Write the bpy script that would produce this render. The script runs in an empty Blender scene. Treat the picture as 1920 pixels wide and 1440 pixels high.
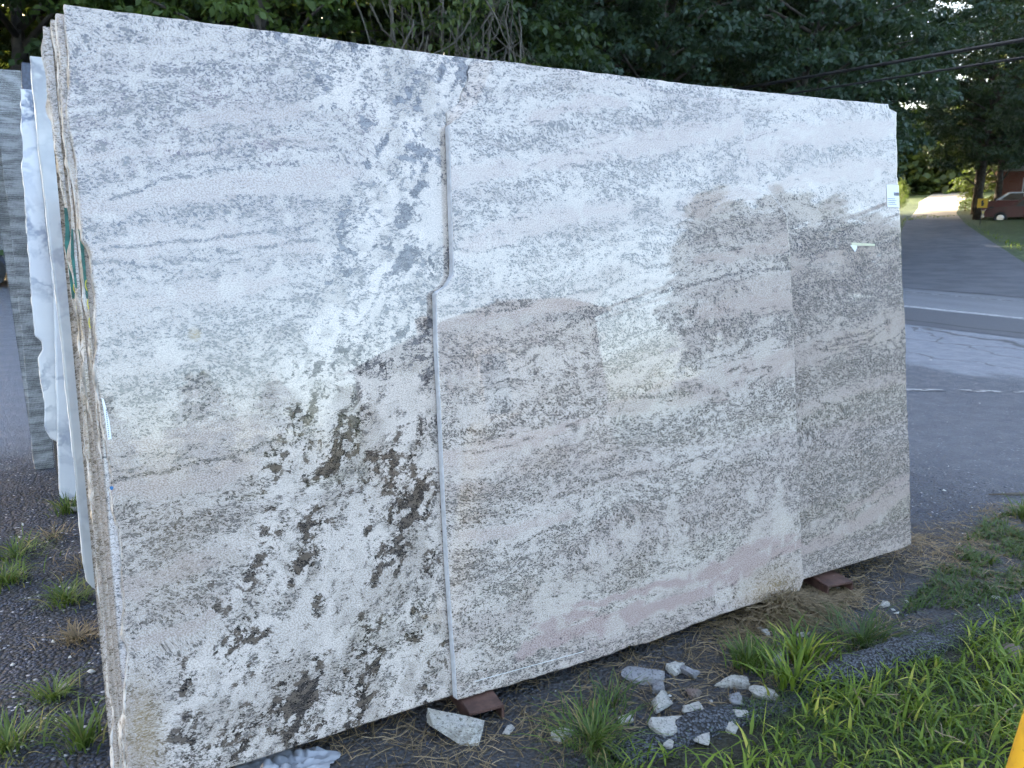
import bpy, bmesh, math, random
import numpy as np
from mathutils import Matrix, Vector

random.seed(7)
RNG = np.random.default_rng(11)
SC = bpy.context.scene
COL = SC.collection
R = math.radians

# ------------------------------------------------------------------ camera
cam_d = bpy.data.cameras.new('camera')
cam = bpy.data.objects.new('camera', cam_d)
COL.objects.link(cam)
SC.camera = cam
cam_d.sensor_width = 36.0
cam_d.lens = 36.0 * 1500.2 / 1920.0
cam_d.clip_start = 0.05
cam_d.clip_end = 1500
_r, _u, _f = Vector((0.85819977, -0.51314484, 0.01324858)), Vector((0.09111883, 0.17768842, 0.97985927)), Vector((0.50516385, 0.8397078, -0.19924932))
_m = Matrix((_r, _u, -_f)).transposed().to_4x4()
_m.translation = Vector((-0.10738, -1.93602, 1.44574))
cam.matrix_world = _m
cam_d.dof.use_dof = True
cam_d.dof.focus_distance = 2.7
cam_d.dof.aperture_fstop = 7.0

# ------------------------------------------------------------------ light
SUN_EL, SUN_H = R(12.5), (-0.27, 0.963)          # low sun behind the wood
world = bpy.data.worlds.new('World')
SC.world = world
world.use_nodes = True
wn = world.node_tree
bg = wn.nodes['Background']
sky = wn.nodes.new('ShaderNodeTexSky')
sky.sky_type = 'NISHITA'
sky.sun_disc = False
sky.sun_elevation = SUN_EL
sky.sun_rotation = math.atan2(SUN_H[0], SUN_H[1])
sky.air_density = 0.75
sky.dust_density = 5.0
sky.ozone_density = 0.0
wn.links.new(sky.outputs[0], bg.inputs[0])
bg.inputs[1].default_value = 0.15
sun_d = bpy.data.lights.new('sun', 'SUN')
sun_d.energy = 5.0
sun_d.angle = R(0.53)
sun_d.color = (1.0, 0.86, 0.66)
sun = bpy.data.objects.new('sun', sun_d)
COL.objects.link(sun)
_sd = Vector((SUN_H[0] * math.cos(SUN_EL), SUN_H[1] * math.cos(SUN_EL), math.sin(SUN_EL)))
sun.rotation_euler = _sd.to_track_quat('Z', 'Y').to_euler()
sun.location = (-10, 40, 30)
SC.view_settings.view_transform = 'Standard'
SC.view_settings.look = 'None'
SC.view_settings.gamma = 1.0
SC.view_settings.use_curve_mapping = False
SC.view_settings.exposure = 3.45
SC.cycles.use_light_tree = False
SC.cycles.use_adaptive_sampling = True
SC.cycles.adaptive_threshold = .025
SC.cycles.adaptive_min_samples = 8
SC.cycles.max_bounces = 4
SC.cycles.diffuse_bounces = 2
SC.cycles.glossy_bounces = 2
SC.cycles.transmission_bounces = 2
SC.cycles.transparent_max_bounces = 6

LEAN = 0.165536

# measured outlines and bands of the slabs, metres in each slab plane (along, up)
A_L = [(0.018,1.901),(0.015,1.838),(0.014,1.753),(0.01,1.691),(0.003,1.63),(0.007,1.556),(0.01,1.495),(0.008,1.42),(0.01,1.358),(0.023,1.32),(0.021,1.245),(0.015,1.169),(0.015,1.106),(0.009,1.056),(0.011,0.992),(0.011,0.928),(0.015,0.876),(0.019,0.824),(0.011,0.76),(0.013,0.708),(0.023,0.654),(0.021,0.576),(0.017,0.484),(0.009,0.407),(0.018,0.365),(0.01,0.314),(-0.001,0.238),(-0.007,0.159),(-0.007,0.079),(-0.011,-0.003)]
A_R = [(3.105,1.929),(3.111,1.91),(3.159,1.907),(3.15,1.791),(3.144,1.597),(3.15,1.472),(3.15,1.311),(3.146,1.15),(3.156,1.01),(3.147,0.777),(3.142,0.542),(3.144,0.353),(3.135,0.164),(3.132,0.021)]
A_T = [(0.018,1.901),(0.107,1.9),(0.35,1.902),(0.483,1.902),(0.778,1.899),(1.117,1.898),(1.514,1.904),(1.983,1.907),(2.545,1.918),(3.105,1.932)]
A_B = [(-0.011,-0.003),(0.22,0.001),(0.52,0.001),(0.867,0.004),(2.435,0.017),(2.767,0.015),(3.059,0.014),(3.132,0.021)]
B_L = [(1.153,1.89),(1.114,1.819),(1.082,1.757),(1.031,1.723),(0.981,1.687),(0.976,1.584),(0.968,1.43),(0.961,1.291),(0.956,1.252),(0.933,1.22),(0.897,1.203),(0.888,1.061),(0.883,0.876),(0.874,0.61),(0.868,0.374),(0.866,0.183),(0.864,0.002)]
B_R = [(2.178,1.863),(2.19,1.77),(2.193,1.664),(2.256,1.585),(2.326,1.52),(2.394,1.45),(2.401,1.312),(2.4,1.046),(2.396,0.841),(2.388,0.53),(2.386,0.3),(2.381,0.153),(2.385,0.035),(2.36,-0.006)]
B_T = [(1.153,1.89),(1.305,1.888),(1.488,1.879),(1.707,1.865),(1.972,1.851),(2.178,1.863)]
B_B = [(0.864,0.002),(1.051,-0.005),(1.229,-0.009),(1.443,-0.012),(1.511,-0.006),(1.592,-0.016),(1.775,-0.006),(1.879,-0.001),(2.04,-0.0),(2.182,-0.001),(2.36,-0.006)]
C_L = [(0.006,1.891),(0.002,1.824),(0.001,1.762),(-0.004,1.675),(-0.002,1.613),(-0.0,1.551),(0.002,1.501),(0.002,1.438),(0.004,1.388),(0.005,1.337),(0.005,1.274),(0.006,1.223),(0.004,1.146),(0.001,1.056),(0.004,0.991),(0.003,0.927),(0.003,0.875),(0.006,0.822),(0.007,0.77),(0.005,0.704),(0.01,0.65),(0.009,0.571),(0.005,0.479),(0.002,0.399),(0.004,0.318),(-0.003,0.226),(-0.011,0.147),(-0.012,0.066),(-0.015,-0.015)]
D_L = [(-0.007,1.888),(-0.007,1.835),(-0.007,1.785),(-0.012,1.709),(-0.01,1.647),(-0.008,1.596),(-0.006,1.52),(-0.006,1.457),(-0.009,1.393),(-0.016,1.329),(-0.013,1.252),(-0.01,1.174),(-0.011,1.057),(-0.01,0.966),(-0.005,0.899),(-0.0,0.846),(-0.001,0.78),(-0.006,0.701),(-0.008,0.648),(-0.005,0.567),(-0.003,0.472),(-0.009,0.379),(-0.007,0.296),(-0.004,0.227),(-0.016,0.148),(-0.018,0.053),(-0.023,-0.028)]
E_L = [(-0.022,1.882),(-0.028,1.819),(-0.027,1.768),(-0.031,1.705),(-0.029,1.641),(-0.028,1.578),(-0.026,1.539),(-0.023,1.501),(-0.018,1.45),(-0.02,1.398),(-0.025,1.359),(-0.023,1.32),(-0.022,1.281),(-0.021,1.229),(-0.015,1.176),(-0.024,1.059),(-0.027,0.993),(-0.023,0.939),(-0.026,0.873),(-0.031,0.847),(-0.025,0.82),(-0.026,0.78),(-0.023,0.752),(-0.027,0.74),(-0.025,0.699),(-0.022,0.644),(-0.028,0.592),(-0.026,0.55),(-0.026,0.482),(-0.024,0.414),(-0.028,0.332),(-0.029,0.25),(-0.021,0.192),(-0.03,0.139),(-0.036,0.044),(-0.041,-0.038)]
A_VEIN = [(0.455,1.9),(0.539,1.822),(0.61,1.731),(0.739,1.639),(0.715,1.535),(0.644,1.431),(0.605,1.358),(0.569,1.257),(0.521,1.172),(0.472,1.061),(0.453,0.92),(0.391,0.785),(0.352,0.649),(0.29,0.491),(0.215,0.383),(0.113,0.244),(0.012,0.072)]
A_DARK = [(0.78,1.64,0.026),(0.75,1.58,0.014),(0.9,1.61,0.041),(0.86,1.63,0.02),(1.05,1.87,0.047),(0.99,1.84,0.028),(1.07,1.82,0.026),(0.9,1.72,0.02),(0.83,1.46,0.04),(0.87,1.51,0.022),(0.74,1.44,0.016),(0.62,1.38,0.018),(0.64,1.34,0.012),(0.83,1.3,0.045),(0.79,1.27,0.02),(0.6,1.22,0.012),(0.76,1.34,0.013),(0.88,1.09,0.024),(0.87,1.02,0.022),(0.87,0.97,0.017),(0.52,1.14,0.015),(0.61,1.06,0.02),(0.55,1.01,0.019),(0.49,1.02,0.014),(0.64,0.93,0.023),(0.6,0.87,0.023),(0.61,0.82,0.023),(0.58,0.79,0.018),(0.68,0.93,0.014),(0.68,0.75,0.016),(0.71,0.75,0.014),(0.52,0.73,0.027),(0.56,0.75,0.018),(0.61,0.77,0.018),(0.77,0.7,0.036),(0.74,0.66,0.029),(0.83,0.64,0.037),(0.81,0.58,0.034),(0.86,0.67,0.021),(0.44,0.78,0.014),(0.41,0.74,0.013),(0.79,0.57,0.034),(0.72,0.48,0.023),(0.69,0.44,0.035),(0.65,0.41,0.022),(0.65,0.63,0.014),(0.64,0.54,0.014),(0.49,0.37,0.018),(0.47,0.5,0.02),(0.43,0.46,0.013),(0.32,0.48,0.027),(0.34,0.51,0.014),(0.27,0.41,0.024),(0.23,0.41,0.015),(0.33,0.35,0.023),(0.3,0.32,0.024),(0.26,0.31,0.016),(0.22,0.48,0.01),(0.15,0.29,0.015),(0.14,0.26,0.012),(0.24,0.22,0.018),(0.12,0.23,0.015),(0.13,0.16,0.015),(0.1,0.11,0.022),(0.08,0.11,0.014),(0.2,0.08,0.021),(0.22,0.12,0.013),(0.41,0.13,0.031),(0.44,0.15,0.02),(0.48,0.21,0.018),(0.49,0.25,0.012),(0.4,0.06,0.02),(0.37,0.04,0.014),(0.64,0.21,0.013),(0.63,0.16,0.011),(0.6,0.07,0.014),(0.76,0.2,0.017),(0.35,0.13,0.015),(0.59,0.47,0.012),(0.37,0.58,0.018),(0.39,0.64,0.012),(0.32,1.09,0.007),(0.24,1.12,0.006),(0.53,0.59,0.015),(0.34,0.59,0.012),(0.45,0.59,0.011)]
A_PINK = [[(0.049,1.44,0.013),(0.223,1.47,0.026),(0.447,1.497,0.031),(0.622,1.524,0.026),(0.7,1.542,0.007)],[(0.019,1.544,0.004),(0.195,1.573,0.008),(0.389,1.604,0.01),(0.662,1.631,0.006)],[(0.253,1.667,0.011),(0.397,1.692,0.018),(0.551,1.712,0.017),(0.672,1.75,0.009)],[(0.001,0.852,0.006),(0.168,0.856,0.02),(0.336,0.855,0.021),(0.455,0.862,0.01)],[(0.003,0.749,0.013),(0.146,0.745,0.024),(0.315,0.767,0.023),(0.413,0.796,0.007)],[(0.028,0.515,0.019),(0.177,0.536,0.023),(0.323,0.555,0.021),(0.352,0.578,0.006)],[(0.029,0.389,0.013),(0.152,0.398,0.016),(0.219,0.437,0.007)],[(0.011,1.333,0.019),(0.175,1.351,0.029),(0.367,1.358,0.027),(0.575,1.329,0.014)],[(0.033,1.2,0.006),(0.225,1.212,0.012),(0.48,1.231,0.007)],[(2.434,0.921,0.054),(2.664,0.938,0.06),(2.941,0.964,0.045),(3.167,1.009,0.03)],[(2.236,1.714,0.039),(2.534,1.762,0.048),(2.863,1.816,0.044),(3.151,1.847,0.034)],[(2.465,1.254,0.027),(2.69,1.293,0.032),(2.966,1.312,0.022)],[(2.447,0.689,0.021),(2.715,0.726,0.026),(3.151,0.777,0.023)],[(2.28,1.557,0.024),(2.715,1.625,0.038),(3.139,1.677,0.03)]]
A_RED = [[(2.428,0.137,0.015),(2.64,0.161,0.022),(2.887,0.207,0.025),(3.142,0.27,0.016)],[(2.714,0.248,0.015),(2.892,0.275,0.016),(3.134,0.319,0.012)]]
B_PINK = [[(0.971,1.53,0.026),(1.182,1.566,0.024),(1.467,1.622,0.031),(1.811,1.695,0.036),(2.181,1.768,0.025)],[(0.972,1.337,0.031),(1.166,1.369,0.031),(1.408,1.417,0.03),(1.583,1.449,0.018)],[(1.804,1.453,0.024),(2.047,1.496,0.038),(2.185,1.528,0.029)],[(1.485,0.786,0.023),(1.765,0.811,0.046),(2.106,0.865,0.055),(2.405,0.912,0.051)],[(0.876,0.72,0.012),(1.038,0.73,0.029),(1.23,0.738,0.022),(1.354,0.757,0.007)],[(0.897,1.123,0.012),(1.145,1.126,0.019),(1.43,1.165,0.017)],[(1.862,1.092,0.024),(2.099,1.12,0.029),(2.403,1.128,0.027)],[(1.952,1.277,0.019),(2.168,1.314,0.025),(2.401,1.342,0.02)],[(0.891,0.481,0.016),(1.091,0.476,0.025),(1.29,0.482,0.017)],[(1.272,1.729,0.016),(1.48,1.779,0.025),(1.657,1.811,0.011)]]
B_RED = [[(1.086,0.067,0.013),(1.138,0.104,0.028),(1.301,0.105,0.029),(1.52,0.105,0.027),(1.809,0.103,0.019),(2.078,0.132,0.026),(2.383,0.174,0.019)],[(1.161,0.144,0.005),(1.263,0.15,0.014),(1.368,0.149,0.01)],[(1.739,0.167,0.009),(1.918,0.17,0.021),(2.139,0.191,0.018),(2.346,0.212,0.006)],[(1.245,0.189,0.005),(1.572,0.176,0.007),(1.815,0.169,0.006)]]
A_SPECK = [[(0.024,1.717,0.037),(0.209,1.728,0.052),(0.428,1.742,0.055),(0.553,1.74,0.049)],[(0.048,1.49,0.019),(0.131,1.524,0.013),(0.232,1.568,0.009)],[(0.027,1.383,0.016),(0.181,1.41,0.023),(0.374,1.433,0.027),(0.586,1.451,0.029)],[(0.036,1.117,0.044),(0.192,1.121,0.059),(0.389,1.15,0.055),(0.502,1.159,0.043)],[(0.025,0.99,0.038),(0.179,0.982,0.04),(0.404,1.009,0.042)],[(0.035,0.586,0.019),(0.148,0.631,0.04),(0.305,0.657,0.034)],[(0.021,0.431,0.026),(0.12,0.461,0.04),(0.25,0.486,0.034)],[(0.453,1.874,0.027),(0.622,1.859,0.036)],[(2.242,1.793,0.039),(2.527,1.669,0.041),(3.143,1.734,0.057)],[(2.459,1.378,0.052),(2.695,1.357,0.043),(2.962,1.245,0.034)],[(2.455,1.129,0.052),(2.815,1.16,0.066),(3.182,1.218,0.058)],[(2.447,0.805,0.052),(2.791,0.829,0.044),(3.157,0.87,0.047)],[(2.438,0.478,0.126),(2.767,0.498,0.133),(3.136,0.567,0.117)],[(2.439,0.285,0.053),(2.756,0.342,0.067),(3.124,0.403,0.059)],[(2.47,0.063,0.043),(2.809,0.107,0.056),(3.106,0.145,0.059)]]
B_SPECK = [[(0.972,1.438,0.046),(1.175,1.479,0.048),(1.459,1.532,0.06),(1.803,1.589,0.054),(2.139,1.642,0.048)],[(0.977,1.291,0.02),(1.16,1.304,0.016),(1.361,1.344,0.018),(1.673,1.442,0.021),(2.126,1.478,0.017)],[(0.988,1.631,0.031),(1.266,1.656,0.025),(1.516,1.697,0.034)],[(1.394,1.747,0.013),(1.698,1.753,0.053),(2.153,1.825,0.058)],[(0.988,1.212,0.023),(1.152,1.207,0.032),(1.35,1.218,0.025)],[(1.669,1.388,0.045),(1.96,1.371,0.056),(2.345,1.393,0.06)],[(0.903,1.029,0.054),(1.137,1.029,0.049),(1.421,1.062,0.069)],[(1.207,0.941,0.066),(1.481,1.006,0.078),(1.885,1.073,0.056),(2.38,1.068,0.041)],[(1.853,0.981,0.056),(2.146,1.02,0.069),(2.407,1.026,0.061)],[(0.901,0.811,0.031),(1.1,0.804,0.032),(1.402,0.821,0.043),(2.131,0.824,0.01)],[(1.306,0.677,0.034),(1.615,0.708,0.045),(2.122,0.706,0.069),(2.387,0.759,0.062)],[(0.899,0.575,0.039),(1.14,0.6,0.049),(1.495,0.634,0.035)],[(1.265,0.426,0.068),(1.593,0.438,0.099),(1.966,0.451,0.116),(2.396,0.466,0.093)],[(0.9,0.383,0.047),(1.079,0.328,0.057),(1.362,0.338,0.052)],[(1.357,0.268,0.043),(1.698,0.27,0.055),(2.09,0.291,0.049)],[(0.903,0.205,0.047),(1.044,0.136,0.041),(1.126,0.2,0.033)],[(0.944,0.048,0.016),(1.337,0.025,0.026),(1.804,0.037,0.038),(2.305,0.063,0.041)]]
A_PALE = [(0.34,1.25,0.03,0.04),(0.15,1.08,0.04,0.03),(0.33,1.1,0.03,0.03),(0.47,0.76,0.06,0.04),(0.56,0.42,0.06,0.09),(0.67,0.64,0.06,0.06),(0.79,0.9,0.07,0.08),(0.77,1.1,0.06,0.07),(0.91,1.37,0.03,0.11),(0.94,1.53,0.02,0.09),(0.81,0.11,0.05,0.09),(0.43,0.32,0.06,0.06),(0.29,0.18,0.04,0.03),(0.29,0.05,0.05,0.03),(0.67,1.74,0.04,0.03),(2.79,0.36,0.05,0.07),(2.59,0.43,0.05,0.09),(3.05,0.97,0.09,0.09),(2.67,1.03,0.05,0.06),(0.08,1.42,0.03,0.01)]
B_PALE = [(1.07,1.29,0.07,0.05),(1.23,0.94,0.08,0.07),(0.97,0.83,0.07,0.04),(1.59,1.3,0.05,0.05),(1.14,1.11,0.06,0.02),(1.37,1.0,0.05,0.1),(2.0,0.91,0.08,0.09),(2.2,0.98,0.05,0.08),(1.73,0.41,0.04,0.07),(1.25,0.29,0.1,0.1),(1.38,0.3,0.06,0.09),(1.54,0.36,0.04,0.05),(1.85,0.57,0.03,0.06),(2.11,0.39,0.02,0.05),(2.27,0.34,0.04,0.1),(1.8,0.31,0.05,0.06),(1.2,0.37,0.06,0.05),(1.7,0.31,0.03,0.07),(1.77,1.5,0.06,0.04),(1.15,1.43,0.03,0.05),(1.44,1.51,0.04,0.05),(1.45,0.09,0.05,0.03),(2.02,0.07,0.11,0.04)]
X_label_right = [(3.059,1.59),(3.151,1.593),(3.156,1.499),(3.063,1.498)]
X_tag = [(2.804,1.34),(2.855,1.335),(2.833,1.309)]
X_tape = [(2.818,1.346),(2.972,1.342),(2.971,1.333),(2.818,1.335)]
X_edge_label = [(0.016,0.985),(0.019,0.882)]
X_blue = [(0.015,0.766)]
X_rust = [(0.236,1.122)]
X_line = [(0.925,0.04),(1.326,0.025)]
G_ = (1.29,[(-0.035,1.988),(-0.036,1.615),(-0.034,1.265),(-0.031,1.108),(-0.028,0.95),(-0.031,0.791),(-0.028,0.57),(-0.031,0.308),(-0.031,0.104),(-0.026,0.041),(-0.008,0.008),(0.013,-0.005)])
M1 = (2.576,[(-0.012,2.062),(-0.009,1.773),(-0.006,1.374),(-0.009,1.078),(-0.037,0.646),(-0.062,0.293),(-0.078,0.01),(0.001,-0.02)])
M2 = (2.624,[(-0.062,2.072),(-0.085,1.719),(-0.096,1.452),(-0.104,1.185),(-0.11,0.943),(-0.113,0.835),(-0.085,0.806),(-0.084,0.765),(-0.106,0.725),(-0.109,0.617),(-0.098,0.534),(-0.113,0.371),(-0.09,0.308),(-0.063,0.29)])
N_ = (2.662,[(-0.045,2.211),(-0.052,2.083),(-0.068,1.453)])
R_ = (3.277,[(-0.257,2.281),(-0.183,1.861),(-0.175,1.382),(-0.173,0.988),(-0.178,0.499),(-0.186,0.066),(-0.181,0.01),(-0.043,2.313),(-0.062,1.474),(-0.082,0.146),(-0.084,-0.017)])
A_SEAM = [[(2.45,0.646),(2.547,0.667),(2.744,0.656)],[(2.499,1.295),(2.692,1.314),(3.005,1.346)],[(0.045,1.333),(0.212,1.351),(0.395,1.371),(0.536,1.386)],[(0.232,1.568),(0.456,1.594),(0.66,1.612)],[(0.006,0.78),(0.162,0.79),(0.332,0.807),(0.446,0.842)],[(0.054,1.44),(0.189,1.501),(0.343,1.536),(0.537,1.556)],[(0.009,1.308),(0.17,1.293),(0.324,1.32),(0.578,1.358)],[(0.028,0.64),(0.149,0.65),(0.349,0.692)]]
B_SEAM = [[(1.244,0.541),(1.316,0.552),(1.402,0.563),(1.513,0.581),(1.722,0.565),(1.847,0.581),(1.965,0.597)],[(0.906,1.165),(1.037,1.155),(1.148,1.162),(1.327,1.182),(1.485,1.192)],[(0.899,1.149),(1.035,1.135),(1.225,1.152)],[(1.214,1.024),(1.339,1.083),(1.468,1.111),(1.65,1.156),(1.87,1.195),(2.162,1.235),(2.394,1.251)],[(1.086,0.41),(1.186,0.441),(1.287,0.448)],[(1.691,0.486),(1.812,0.457),(1.891,0.492),(1.948,0.551)],[(0.882,0.371),(1.025,0.365),(1.141,0.382)]]

# ------------------------------------------------------------------ helpers
def tag(o, label=None, cat=None, group=None, kind=None):
    if label: o['label'] = label
    if cat: o['category'] = cat
    if group: o['group'] = group
    if kind: o['kind'] = kind
    return o

def empty(name, loc=(0, 0, 0), rot=(0, 0, 0)):
    o = bpy.data.objects.new(name, None)
    o.empty_display_size = 0.2
    COL.objects.link(o)
    o.location = loc
    o.rotation_euler = rot
    return o

def link(name, me, mats=None, parent=None):
    o = bpy.data.objects.new(name, me)
    COL.objects.link(o)
    if mats is not None:
        for m in (mats if isinstance(mats, (list, tuple)) else [mats]):
            me.materials.append(m)
    if parent is not None: o.parent = parent
    return o

def np_mesh(name, verts, faces, smooth=False):
    """faces: int array (n,3) or (n,4)"""
    me = bpy.data.meshes.new(name)
    verts = np.asarray(verts, dtype=np.float32); faces = np.asarray(faces, dtype=np.int32)
    k = faces.shape[1]
    me.vertices.add(len(verts)); me.vertices.foreach_set('co', verts.ravel())
    me.loops.add(faces.size); me.loops.foreach_set('vertex_index', faces.ravel())
    me.polygons.add(len(faces))
    me.polygons.foreach_set('loop_start', np.arange(0, faces.size, k, dtype=np.int32))
    if smooth: me.polygons.foreach_set('use_smooth', np.ones(len(faces), dtype=bool))
    me.update(calc_edges=True)
    return me

def attr(me, name, data):
    a = me.attributes.new(name, 'FLOAT', 'POINT')
    a.data.foreach_set('value', np.asarray(data, dtype=np.float32).ravel())

def bm_obj(name, bm, mats, parent=None, smooth=False):
    me = bpy.data.meshes.new(name)
    bm.normal_update()
    bm.to_mesh(me); bm.free()
    if smooth:
        me.polygons.foreach_set('use_smooth', np.ones(len(me.polygons), dtype=bool))
    return link(name, me, mats, parent)

def box(bm, a, b, bevel=0.0):
    r = bmesh.ops.create_cube(bm, size=1.0)
    vs = r['verts']
    for v in vs:
        v.co = Vector([a[i] + (v.co[i] + .5) * (b[i] - a[i]) for i in range(3)])
    if bevel:
        es = list({e for v in vs for e in v.link_edges})
        bmesh.ops.bevel(bm, geom=es, offset=bevel, segments=2, affect='EDGES')

def boxo(name, a, b, mat, parent=None, bevel=0.0):
    bm = bmesh.new(); box(bm, a, b, bevel)
    return bm_obj(name, bm, mat, parent)

def cyl(bm, p0, p1, r0, r1=None, n=12):
    r1 = r0 if r1 is None else r1
    p0, p1 = Vector(p0), Vector(p1)
    d = p1 - p0
    q = d.to_track_quat('Z', 'Y')
    ring = []
    for p, r in ((p0, r0), (p1, r1)):
        ring.append([bm.verts.new(p + q @ Vector((r * math.cos(2 * math.pi * i / n), r * math.sin(2 * math.pi * i / n), 0))) for i in range(n)])
    for i in range(n):
        bm.faces.new((ring[0][i], ring[0][(i + 1) % n], ring[1][(i + 1) % n], ring[1][i]))
    bm.faces.new(ring[0][::-1]); bm.faces.new(ring[1])

def tube(bm, pts, rads, n=7):
    rings = []
    for i, p in enumerate(pts):
        a = pts[max(0, i - 1)]; b = pts[min(len(pts) - 1, i + 1)]
        q = (Vector(b) - Vector(a)).to_track_quat('Z', 'Y')
        rings.append([bm.verts.new(Vector(p) + q @ Vector((rads[i] * math.cos(2 * math.pi * k / n), rads[i] * math.sin(2 * math.pi * k / n), 0))) for k in range(n)])
    for a, b in zip(rings, rings[1:]):
        for k in range(n):
            bm.faces.new((a[k], a[(k + 1) % n], b[(k + 1) % n], b[k]))
    bm.faces.new(rings[0][::-1]); bm.faces.new(rings[-1])

def prism(bm, poly, y0, y1):
    """polygon in XZ extruded along Y"""
    a = [bm.verts.new((x, y0, z)) for x, z in poly]; b = [bm.verts.new((x, y1, z)) for x, z in poly]
    n = len(poly)
    bm.faces.new(a); bm.faces.new(b[::-1])
    for i in range(n):
        bm.faces.new((a[(i + 1) % n], a[i], b[i], b[(i + 1) % n]))
    bmesh.ops.recalc_face_normals(bm, faces=bm.faces[:])

def vnoise(x, y, seed=0):
    x = np.asarray(x, float); y = np.asarray(y, float)
    xi = np.floor(x).astype(np.int64); yi = np.floor(y).astype(np.int64)
    fx = x - xi; fy = y - yi
    fx = fx * fx * (3 - 2 * fx); fy = fy * fy * (3 - 2 * fy)
    def h(a, b):
        n = (a * 374761393 + b * 668265263 + seed * 974634777) & 0x7fffffff
        n = ((n ^ (n >> 13)) * 1274126177) & 0x7fffffff
        return ((n ^ (n >> 16)) & 0xffff) / 65535.0
    return (h(xi, yi) * (1 - fx) + h(xi + 1, yi) * fx) * (1 - fy) + (h(xi, yi + 1) * (1 - fx) + h(xi + 1, yi + 1) * fx) * fy

def fbm(x, y, seed=0, o=3):
    s = 0; a = .5; t = 0
    for i in range(o):
        s = s + a * vnoise(x * 2 ** i, y * 2 ** i, seed + i); t += a; a *= .5
    return s / t

# ------------------------------------------------------------------ node helper
class G:
    def __init__(s, name):
        s.m = bpy.data.materials.new(name); s.m.use_nodes = True
        s.t = s.m.node_tree; s.b = s.t.nodes['Principled BSDF']; s.o = s.t.nodes['Material Output']
    def n(s, ty, **k):
        nd = s.t.nodes.new('ShaderNode' + ty)
        for a, v in k.items(): setattr(nd, a, v)
        return nd
    def set(s, sock, v):
        if isinstance(v, bpy.types.NodeSocket): s.t.links.new(v, sock)
        elif isinstance(v, (tuple, list)):
            sock.default_value = (*v, 1.0) if (len(v) == 3 and sock.type == 'RGBA') else v
        else: sock.default_value = v
    def math(s, op, a, b=0.0, c=None, clamp=False):
        nd = s.n('Math', operation=op); nd.use_clamp = clamp
        s.set(nd.inputs[0], a); s.set(nd.inputs[1], b)
        if c is not None: s.set(nd.inputs[2], c)
        return nd.outputs[0]
    def add(s, a, b): return s.math('ADD', a, b)
    def mul(s, a, b): return s.math('MULTIPLY', a, b)
    def sub(s, a, b): return s.math('SUBTRACT', a, b)
    def ss(s, v, lo, hi, a=0.0, b=1.0):
        nd = s.n('MapRange', interpolation_type='SMOOTHSTEP')
        for i, x in enumerate((v, lo, hi, a, b)): s.set(nd.inputs[i], x)
        return nd.outputs[0]
    def vmul(s, v, k):
        nd = s.n('VectorMath', operation='MULTIPLY'); s.set(nd.inputs[0], v); s.set(nd.inputs[1], k); return nd.outputs[0]
    def vadd(s, v, k):
        nd = s.n('VectorMath', operation='ADD'); s.set(nd.inputs[0], v); s.set(nd.inputs[1], k); return nd.outputs[0]
    def noise(s, v, scale=1.0, detail=2.0, rough=.5, out=0, dist=0.0):
        nd = s.n('TexNoise'); s.set(nd.inputs['Vector'], v)
        nd.inputs['Scale'].default_value = scale; nd.inputs['Detail'].default_value = detail
        nd.inputs['Roughness'].default_value = rough; nd.inputs['Distortion'].default_value = dist
        return nd.outputs[out]
    def vor(s, v, scale=1.0, feature='F1', out='Distance', rnd=1.0):
        nd = s.n('TexVoronoi', feature=feature); s.set(nd.inputs['Vector'], v)
        nd.inputs['Scale'].default_value = scale; nd.inputs['Randomness'].default_value = rnd
        return nd.outputs[out]
    def mix(s, f, a, b, mode='MIX'):
        nd = s.n('Mix', data_type='RGBA', blend_type=mode)
        s.set(nd.inputs[0], f); s.set(nd.inputs[6], a); s.set(nd.inputs[7], b)
        return nd.outputs[2]
    def at(s, name, out='Fac'):
        nd = s.n('Attribute', attribute_name=name); return nd.outputs[out]
    def pos(s): return s.n('NewGeometry').outputs['Position']
    def obj(s): return s.n('TexCoord').outputs['Object']
    def sep(s, v):
        nd = s.n('SeparateXYZ'); s.set(nd.inputs[0], v); return nd.outputs
    def bump(s, h, strength=.3, dist=.01):
        nd = s.n('Bump'); nd.inputs['Strength'].default_value = strength; nd.inputs['Distance'].default_value = dist
        s.set(nd.inputs['Height'], h); s.t.links.new(nd.outputs[0], s.b.inputs['Normal'])
    def out(s, col=None, rough=.6, spec=.5, metal=0.0):
        if col is not None: s.set(s.b.inputs['Base Color'], col)
        s.set(s.b.inputs['Roughness'], rough); s.set(s.b.inputs['Specular IOR Level'], spec); s.set(s.b.inputs['Metallic'], metal)
        return s.m

def plain(name, col, rough=.6, var=.25, scale=8.0, spec=.5, metal=0.0, bump=0.0):
    g = G(name); v = g.obj()
    k = g.noise(v, scale, 5, .6)
    dark = tuple(c * (1 - var) for c in col); lite = tuple(min(1, c * (1 + var * .6)) for c in col)
    c = g.mix(g.ss(k, .3, .7), dark, lite)
    if bump: g.bump(g.noise(v, scale * 6, 4, .6), bump, .005)
    return g.out(c, rough, spec, metal)

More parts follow.
